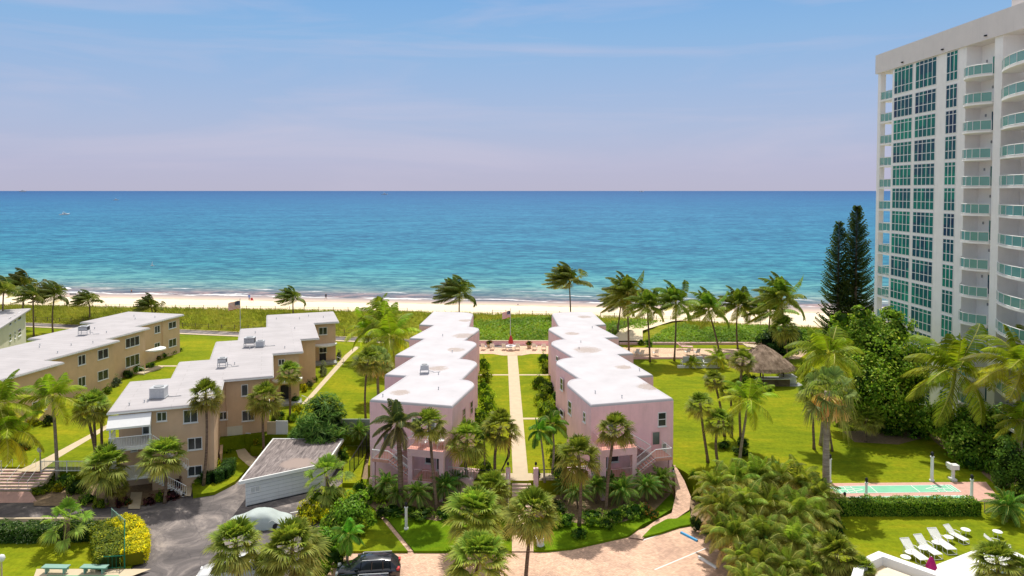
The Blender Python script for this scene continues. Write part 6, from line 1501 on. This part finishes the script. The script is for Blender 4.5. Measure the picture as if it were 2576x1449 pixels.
b = Bp(815, 1112, -.4); s = b[1] / F
b = Bp(812, 1118, -.4); s = b[1] / F
broad_tree('screw_pine', 'large dark spiky screw pine mass left of the louvred wall', b, [bl(815, 1030, 52, 46, 0), bl(790, 1062, 42, 40, -1), bl(842, 1068, 40, 40, -1), bl(815, 1085, 50, 30, -1.5)], 6500, .42, (.02, .06, .012), (.13, .24, .04), (.24, .34, .08), [(0, 0, 2.5), (1.5, 0, 2), (-1.5, 0, 2)], (.12, 1.0), None, .13)
b = Bp(762, 1122, -.5); s = b[1] / F
broad_tree('screw_pine', 'lower left dark spiky screw pine beside the pale gate', b, [bl(762, 1085, 36, 32, 0), bl(745, 1098, 26, 22, 0)], 2600, .36, (.02, .06, .012), (.12, .22, .04), (.22, .32, .08), [(0, 0, 1.3)], (.1, .7), None, .13)
palm('roeb', 'small screw pine in front of the louvred wall', (905, 1122), (904, 1088), 34, -.8, .12, None, 'screw_pine')
norfolk('tallest Norfolk pine, right of the pair, tight against the tower', G(2150, 872, 0), atY(2150, 516, G(2150, 872, 0)[1])[2], 4.0, 5)
norfolk('shorter thinner Norfolk pine, left of the pair beside the tower', G(2106, 868, 0), atY(2106, 554, G(2106, 868, 0)[1])[2], 3.6, 8, 1.15)

# ------------------------------------------------------------------ hedges and shrubs
hy = G(2280, 1299, 0)[1]; xa, xb = G(2085, 1299, 0)[0], G(2470, 1299, 0)[0]
hedge('hedge', 'long clipped green hedge below the shuffleboard court', [(xa, hy + .6), (xb, hy + .6)], 1.25, 1.15, 0, (.05, .12, .012), (.19, .32, .02), (.34, .42, .05), 280, .07)
p_ = [G(x, y, -1.5)[:2] for x, y in ((512, 1212), (535, 1213), (558, 1206), (574, 1192), (578, 1178))]
hedge('hedge', 'curved dark clipped hedge around the foot of the beige corner', p_, 1.1, 1.0, -1.5, (.02, .06, .012), (.07, .14, .02), None, 260, .07)
p_ = [G(x, y, -1.6)[:2] for x, y in ((-300, 1358), (60, 1356), (238, 1352))]
hedge('hedge', 'long dark hedge behind the white kerb at the lower left', p_, 1.5, 1.15, -1.6, (.02, .055, .01), (.08, .15, .02), (.25, .30, .15), 230, .085)
p_ = [G(x, y, -1.6)[:2] for x, y in ((262, 1338), (275, 1370), (282, 1400), (288, 1428))]
hedge('hedge', 'broad olive green hedge left of the green mesh fence', p_, 2.3, 1.0, -1.6, (.07, .12, .015), (.20, .24, .02), (.45, .45, .03), 240, .08)
p_ = [G(x, y, -1.6)[:2] for x, y in ((292, 1332), (322, 1340), (342, 1366), (345, 1394), (334, 1422))]
hedge('hedge', 'bright yellow hedge curving along the street at the lower left', p_, 1.7, 1.0, -1.6, (.34, .31, .01), (.74, .60, .01), (.25, .28, .02), 260, .08)
fence('mesh_fence', 'green mesh fence between the olive and the yellow hedge', G(282, 1322, -1.6)[:2], G(315, 1352, -1.6)[:2], -1.6, 1.45, .22, 'mgreen' if 'mgreen' in M else 'benchgreen', 1.0)
M['mgreen'] = stucco('green_mesh', (.015, .16, .09), .2); fence('mesh_fence', 'green mesh fence running towards the benches at lower left', G(314, 1352, -1.6)[:2], G(314, 1430, -1.6)[:2], -1.6, 1.3, .3, 'mgreen', 1.0)
fence('mesh_fence', 'green mesh fence standing behind the right bench', G(313, 1430, -1.6)[:2], G(262, 1433, -1.6)[:2], -1.6, 1.0, .25, 'mgreen', 1.0)
fence('pipe_post', 'thin dark fence posts against the long dark hedge at lower left', G(7, 1358, -1.6)[:2], G(12, 1358, -1.6)[:2], -1.6, 1.3, .3, 'dark', 3)

BS = [
 # left steps and beige front
 ('gr', 'rounded green bush beside the white rail at the left steps', 110, 1222, 50, 36, -1.6), ('grl', 'yellow-tipped low bush right of the left steps', 105, 1240, 56, 28, -1.7), ('ye', 'yellow shrub in the bed right of the left steps', 148, 1236, 34, 24, -1.7),
 ('gr', 'green bush behind the yellow shrub in the left bed', 165, 1222, 60, 40, -1.6), ('gr', 'dense green bush below the white rail', 195, 1240, 62, 44, -1.7), ('gr', 'loose green bush left of the low sabal', 222, 1268, 50, 34, -1.8), ('grl', 'lime bush left of the basement entry path', 255, 1276, 44, 26, -1.8),
 ('pu', 'dark red ti bush left of the basement entry', 305, 1274, 34, 40, -1.8), ('or', 'orange speckled bush beside the basement entry path', 322, 1272, 22, 24, -1.8), ('pu', 'purple-red bush under the outdoor stair', 430, 1258, 50, 32, -1.8), ('pu', 'dark red bush at the beige corner by the pad', 446, 1228, 30, 34, -1.8), ('grl', 'small bright green bush left of the pad', 402, 1262, 26, 34, -1.8), ('pu', 'low reddish shrub right of the basement door', 375, 1270, 34, 26, -1.8),
 ('gr', 'round green bush behind the curved hedge', 530, 1178, 42, 26, -1.5), ('ye', 'small yellow bush behind the curved hedge', 549, 1168, 18, 16, -1.5), ('grl', 'small light green bush at the left end of the curved hedge', 498, 1216, 24, 20, -1.5), ('grl', 'low green cushion plant on the stepped wall', 576, 1138, 24, 10, -1.5),
 ('ye', 'small yellow-green bush behind the notice board', 645, 1118, 26, 16, -1.1), ('gr', 'green shrubs under the screw pine by the beige wall', 640, 1095, 40, 24, -1.1), ('gr', 'leafy shrub beside the stacked signs', 690, 1092, 36, 26, -.8),
 # left building wall planting
 ('gr', 'round green bush furthest along the left beige wall', 447, 884, 28, 16, 0), ('gr', 'green bush second from the end of the left beige wall', 428, 892, 30, 20, 0), ('grl', 'yellowish bush in the far bed of the left beige wall', 438, 890, 16, 12, 0), ('gr', 'green bush right of the white canopy', 408, 900, 30, 20, 0), ('or', 'mixed orange shrub by the white handrail', 398, 905, 20, 14, 0), ('gr', 'bush at the near side of the white handrail', 378, 926, 34, 18, 0), ('gr', 'dark glossy bush below the triple window', 345, 938, 36, 26, 0), ('dk', 'darkest glossy bush along the left beige wall', 322, 950, 36, 24, 0), ('gy', 'grey-green bush at the near end of the wall planting', 290, 972, 36, 30, 0), ('gr', 'bush behind the roof corner of the stepped block', 270, 990, 30, 24, 0), ('grl', 'yellow-green leafy bush behind the sabal clump', 210, 1018, 60, 34, 0),
 ('ye', 'bright yellow hedge bush on the left lawn by the wall', 83, 1070, 46, 18, 0), ('dk', 'dark round bush right of the yellow one on the left lawn', 122, 1070, 34, 34, 0), ('gr', 'green bush in front of the lower left beige wall', 60, 1078, 30, 18, 0), ('gr', 'leafy bush at the left edge of the left lawn', 30, 1120, 60, 50, 0), ('or', 'rust tinged shrub low at the left edge', 60, 1130, 50, 26, 0),
 # right side of the middle block
 ('gy', 'grey-leaved shrub by the far canopy of the beige block', 812, 945, 26, 38, 0), ('gy', 'grey-leaved shrub beside the path past the far steps', 852, 905, 18, 26, 0), ('gr', 'green shrub at the foot of the far beige corner', 790, 960, 26, 22, 0), ('ye', 'yellow-green shrub at the side of the beige block', 766, 985, 22, 22, 0), ('gy', 'pale shrub behind the yellow-green one at the beige side', 778, 972, 24, 18, 0), ('gr', 'small leafy bush by the near handrail of the beige block', 742, 1012, 30, 20, 0), ('ye', 'long yellow-green bush at the start of the concrete path', 748, 1040, 36, 28, 0), ('gr', 'broad leafy bush left of the pale gate', 700, 1058, 50, 30, 0), ('grl', 'light green bush right of the tall inner sabal', 735, 1060, 34, 26, 0),
 # garage
 ('ye', 'tall yellow croton behind the garage roof', 842, 1140, 52, 66, -1.2), ('gr', 'green bush under the yellow croton', 862, 1160, 40, 40, -1.2), ('ye', 'bright yellow bush beside the covered car', 772, 1296, 64, 36, -1.7), ('ye', 'second bright yellow bush below the first', 760, 1325, 60, 30, -1.7), ('grl', 'yellow-green spiky bush at the garage end', 800, 1270, 60, 40, -1.6), ('gr', 'dense green bush below the young fan palm at the garage', 838, 1262, 64, 50, -1.5), ('gr', 'green bush by the paved walk under the leafy tree', 920, 1300, 40, 44, -1.6), ('gr', 'loose green bush between the dark fence and the pink wall', 905, 1245, 46, 40, -1.5), ('gr', 'low green bush at the foot of the leafy trees', 850, 1385, 60, 36, -1.7), ('gr', 'dark hedge strip in front of the left pink plinth, left part', 985, 1292, 90, 24, -1.5), ('gr', 'low hedge strip in front of the left pink plinth, right part', 1060, 1300, 80, 26, -1.5), ('gr', 'leafy bush around the long leaning sabal trunk', 1125, 1300, 70, 34, -1.5), ('grl', 'lime bush between the left porch palms', 1030, 1292, 40, 26, -1.5), ('dk', 'dark bush left of the shaded lamp post', 960, 1300, 44, 30, -1.5),
 # centre
 ('grl', 'bright green bush beside the iron fence, left of the path', 1222, 1190, 60, 40, 0), ('gr', 'green bush behind the left fence near the sabal', 1190, 1165, 40, 30, 0), ('gr', 'dark clipped block hedge right of the right gate post', 1350, 1200, 24, 26, 0), ('grl', 'bright green bush behind the right fence', 1400, 1165, 60, 60, 0), ('gr', 'green bush low behind the right fence', 1410, 1195, 60, 30, 0),
 ('gr', 'round clipped bush around the trunk right of the central walk', 1457, 1352, 50, 30, -1.6), ('gr', 'round clipped bush around the trunk below the right porch', 1525, 1328, 48, 30, -1.6), ('grl', 'yellow-green ball bush beside the planter palm', 1396, 1326, 50, 42, -1.6), ('gr', 'clipped bush at the left of the central walk foot', 1276, 1352, 34, 36, -1.6), ('gr', 'clipped bush at the right of the central walk foot', 1354, 1366, 24, 30, -1.6),
 ('or', 'orange flowering shrub under the right porch palms', 1620, 1292, 46, 28, -1.5), ('or', 'orange flowering shrub right of the first one at the right porch', 1645, 1300, 36, 20, -1.5), ('gr', 'low bushes in the bed under the right porch', 1575, 1302, 60, 30, -1.5), ('gr', 'low bushes in the bed right of the gate', 1490, 1306, 80, 26, -1.5), ('dk', 'dark bushes below the fence right of the gate', 1400, 1290, 70, 34, -1.5), ('dk', 'dark bush filling the bed left of the gate', 1190, 1300, 70, 40, -1.5),
 ('grl', 'pale bush at the upper left of the thicket by the lawn', 1745, 1205, 30, 26, 0),
 # right cluster
 ('dk', 'low dark clipped bush left in the right lawn cluster', 1822, 1128, 42, 24, 0), ('dk', 'low dark clipped bush centre of the right lawn cluster', 1868, 1122, 42, 26, 0), ('dk', 'low dark clipped bush nearest in the right lawn cluster', 1864, 1146, 50, 26, 0),
 ('gr', 'dark undergrowth right of the dark sabal under the big tree', 2240, 1090, 90, 44, 0), ('gr', 'undergrowth below the big tree toward the tower', 2310, 1098, 80, 50, 0), ('gr', 'green bush at the left foot of the big tree', 2110, 1040, 60, 60, 0), ('gr', 'shrubs before the right coconut trunk', 2440, 1175, 80, 50, 0), ('gr', 'shrubs under the right edge trees', 2500, 1190, 70, 56, 0), ('gy', 'small grey spiky plant near the court end', 2512, 1208, 26, 18, 0), ('dk', 'dark strap-leaved bush below the court end at right', 2535, 1300, 70, 50, 0), ('gr', 'green bush beyond the strap-leaved bush at right edge', 2570, 1262, 60, 60, 0), ('gr', 'shrub right of the thatched hut', 2035, 960, 60, 70, 0), ('gr', 'shrub between the hut and the big tree', 2085, 985, 60, 80, 0), ('or', 'reddish shrub at the left foot of the big tree by the sand', 2038, 865, 26, 14, 0), ('gr', 'green shrub behind the hut toward the beach', 2060, 905, 70, 50, 0), ('gr', 'green mass below the Norfolk pines', 2130, 880, 90, 60, 0),
 ('gr', 'small palm-like shrub by the short fence behind the right pink building', 1632, 872, 24, 22, 0), ('gr', 'leafy shrub at the foot of the leaning beach palm', 1612, 868, 24, 18, 0),
]
BS += [('gr', 'dense green bush left of the trunk right of the gate', 1425, 1318, 56, 30, -1.5), ('grl', 'light green bush between the two clipped balls', 1492, 1322, 50, 26, -1.5), ('gr', 'green bush behind the clipped ball under the right porch', 1548, 1308, 60, 36, -1.5), ('gr', 'dark green bush at the right end of the right porch bed', 1600, 1298, 56, 38, -1.5), ('gr', 'green bush hiding the left side of the thatched hut', 1880, 968, 56, 36, 0), ('grl', 'fresh green bush on the lawn in front of the thatched hut', 1925, 985, 50, 22, 0), ('ye', 'large yellow bush filling the corner right of the covered car', 795, 1308, 66, 48, -1.7), ('gr', 'dense green bush between the covered car and the paved walk', 835, 1335, 76, 56, -1.7), ('grl', 'fresh green bush behind the small feather palm', 900, 1345, 60, 46, -1.65), ('gr', 'green bush left of the paved walk foot', 860, 1362, 60, 44, -1.65), ('gr', 'deep green bush below the dark leaning fence', 930, 1262, 50, 50, -1.5), ('grl', 'leafy bush at the foot of the left pink corner', 960, 1262, 50, 44, -1.5), ('gr', 'green bush over the bonnet of the black car', 838, 1420, 80, 50, -1.7), ('grl', 'yellow-green bush low at the bottom left of the black car', 800, 1452, 80, 44, -1.7), ('gr', 'broad green bush below the large tree near the tower', 2190, 1050, 110, 70, 0), ('gr', 'green bush left under the large tree near the tower', 2125, 1072, 70, 60, 0), ('gr', 'green bush right under the large tree near the tower', 2275, 1075, 90, 64, 0)]
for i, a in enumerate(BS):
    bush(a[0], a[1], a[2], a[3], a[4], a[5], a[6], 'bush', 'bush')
# bushes lining the pink buildings on the garden side
for i, (x, y, w_, h_, kd, lb) in enumerate([(1216, 925, 26, 34, 'grl', 'bush nearest the patio along the left pink garden wall'), (1222, 955, 28, 30, 'grl', 'bush second from the patio along the left pink wall'), (1216, 985, 30, 34, 'grl', 'lighter bush third along the left pink garden wall'), (1224, 1012, 34, 36, 'grl', 'bush fourth along the left pink garden wall'), (1228, 1035, 34, 36, 'grl', 'bush fifth along the left pink garden wall'), (1210, 1060, 46, 40, 'grl', 'bush nearest the porch along the left pink garden wall'),
    (1368, 905, 24, 24, 'grl', 'bush nearest the patio along the right pink garden wall'), (1372, 930, 26, 28, 'grl', 'bush second from the patio along the right pink wall'), (1358, 970, 34, 34, 'grl', 'bush third along the right pink garden wall'), (1380, 985, 36, 36, 'gr', 'deeper green bush fourth along the right pink garden wall'), (1368, 1012, 36, 36, 'grl', 'bush fifth along the right pink garden wall'), (1375, 1035, 40, 36, 'grl', 'bush sixth along the right pink garden wall'), (1392, 1052, 44, 40, 'grl', 'bush nearest the right porch on the garden side'), (1402, 1010, 30, 36, 'gr', 'deeper green bush tucked at the right pink wall below a window')]):
    bush(kd, lb, x, y + 6, w_ * 1.35, h_ * 1.15, 0, 'bush', 'bush', 'bushes along the garden walls', dy=1.3)
# strap-leaf bush
palm('roeb', 'big strap-leaved clump right of the hedge end', (2530, 1312), (2530, 1275), 56, 0, .1, None, 'spider_lily')

# ------------------------------------------------------------------ dune vegetation (uncountable)
def tufts(name, label, test, n, hgt, c1, c2, seed, leafmode=False, x0=-190, x1=100):
    r = random.Random(seed); mb = MB()
    for _ in range(n):
        x = r.uniform(x0, x1); s = r.random(); f, c = front(x), crest(x); y = f + (c - f) * s
        if abs(x) > y * .80 or not test(x, s, r): continue
        if 17 < x + 0 and 0 < (y - 121) and abs(x - (20 + (y - 121) * .85)) < 2.4: continue
        z = dune_z(x, y, s) - .03; t = min(1, max(0, .5 + .5 * fbm(x * 1.3, y * 1.3) + r.uniform(-.3, .3)))
        mb.cur = vary(lerpc(c1, c2, t), r, .25)
        if leafmode:
            for q in range(2):
                leaf_quad(mb, Vector((x + r.uniform(-.4, .4), y + r.uniform(-.4, .4), z + r.uniform(.05, hgt))), Vector((r.gauss(0, .5), r.gauss(-.3, .5), 1)).normalized(), r.uniform(.10, .22), r, .8)
        else:
            for q in range(4):
                a = r.uniform(0, 6.28); p = Vector((x + r.uniform(-.4, .4), y + r.uniform(-.4, .4), z)); w_ = Vector((math.cos(a), math.sin(a), 0)) * .05
                mb.face([p - w_, p + w_, p + Vector((-.30 + r.uniform(-.2, .2), r.uniform(-.2, .2), hgt * r.uniform(.6, 1.3)))])
    tag(mb.build(name, M['leaf'], None, False, col=True), label, 'vegetation', kind='stuff')
tufts('dune_grass', 'olive yellow sea oats covering the dune', lambda x, s, r: x < -12 or s > .62 + .15 * math.sin(x * .3), 26000, .55, (.17, .22, .02), (.38, .39, .07), 21)
tufts('dune_creeper', 'leafy green creeper covering the lower dune', lambda x, s, r: x > -14 and s < .72 + .12 * math.sin(x * .3), 26000, .5, (.09, .18, .010), (.26, .38, .02), 22, True, -14, 60)
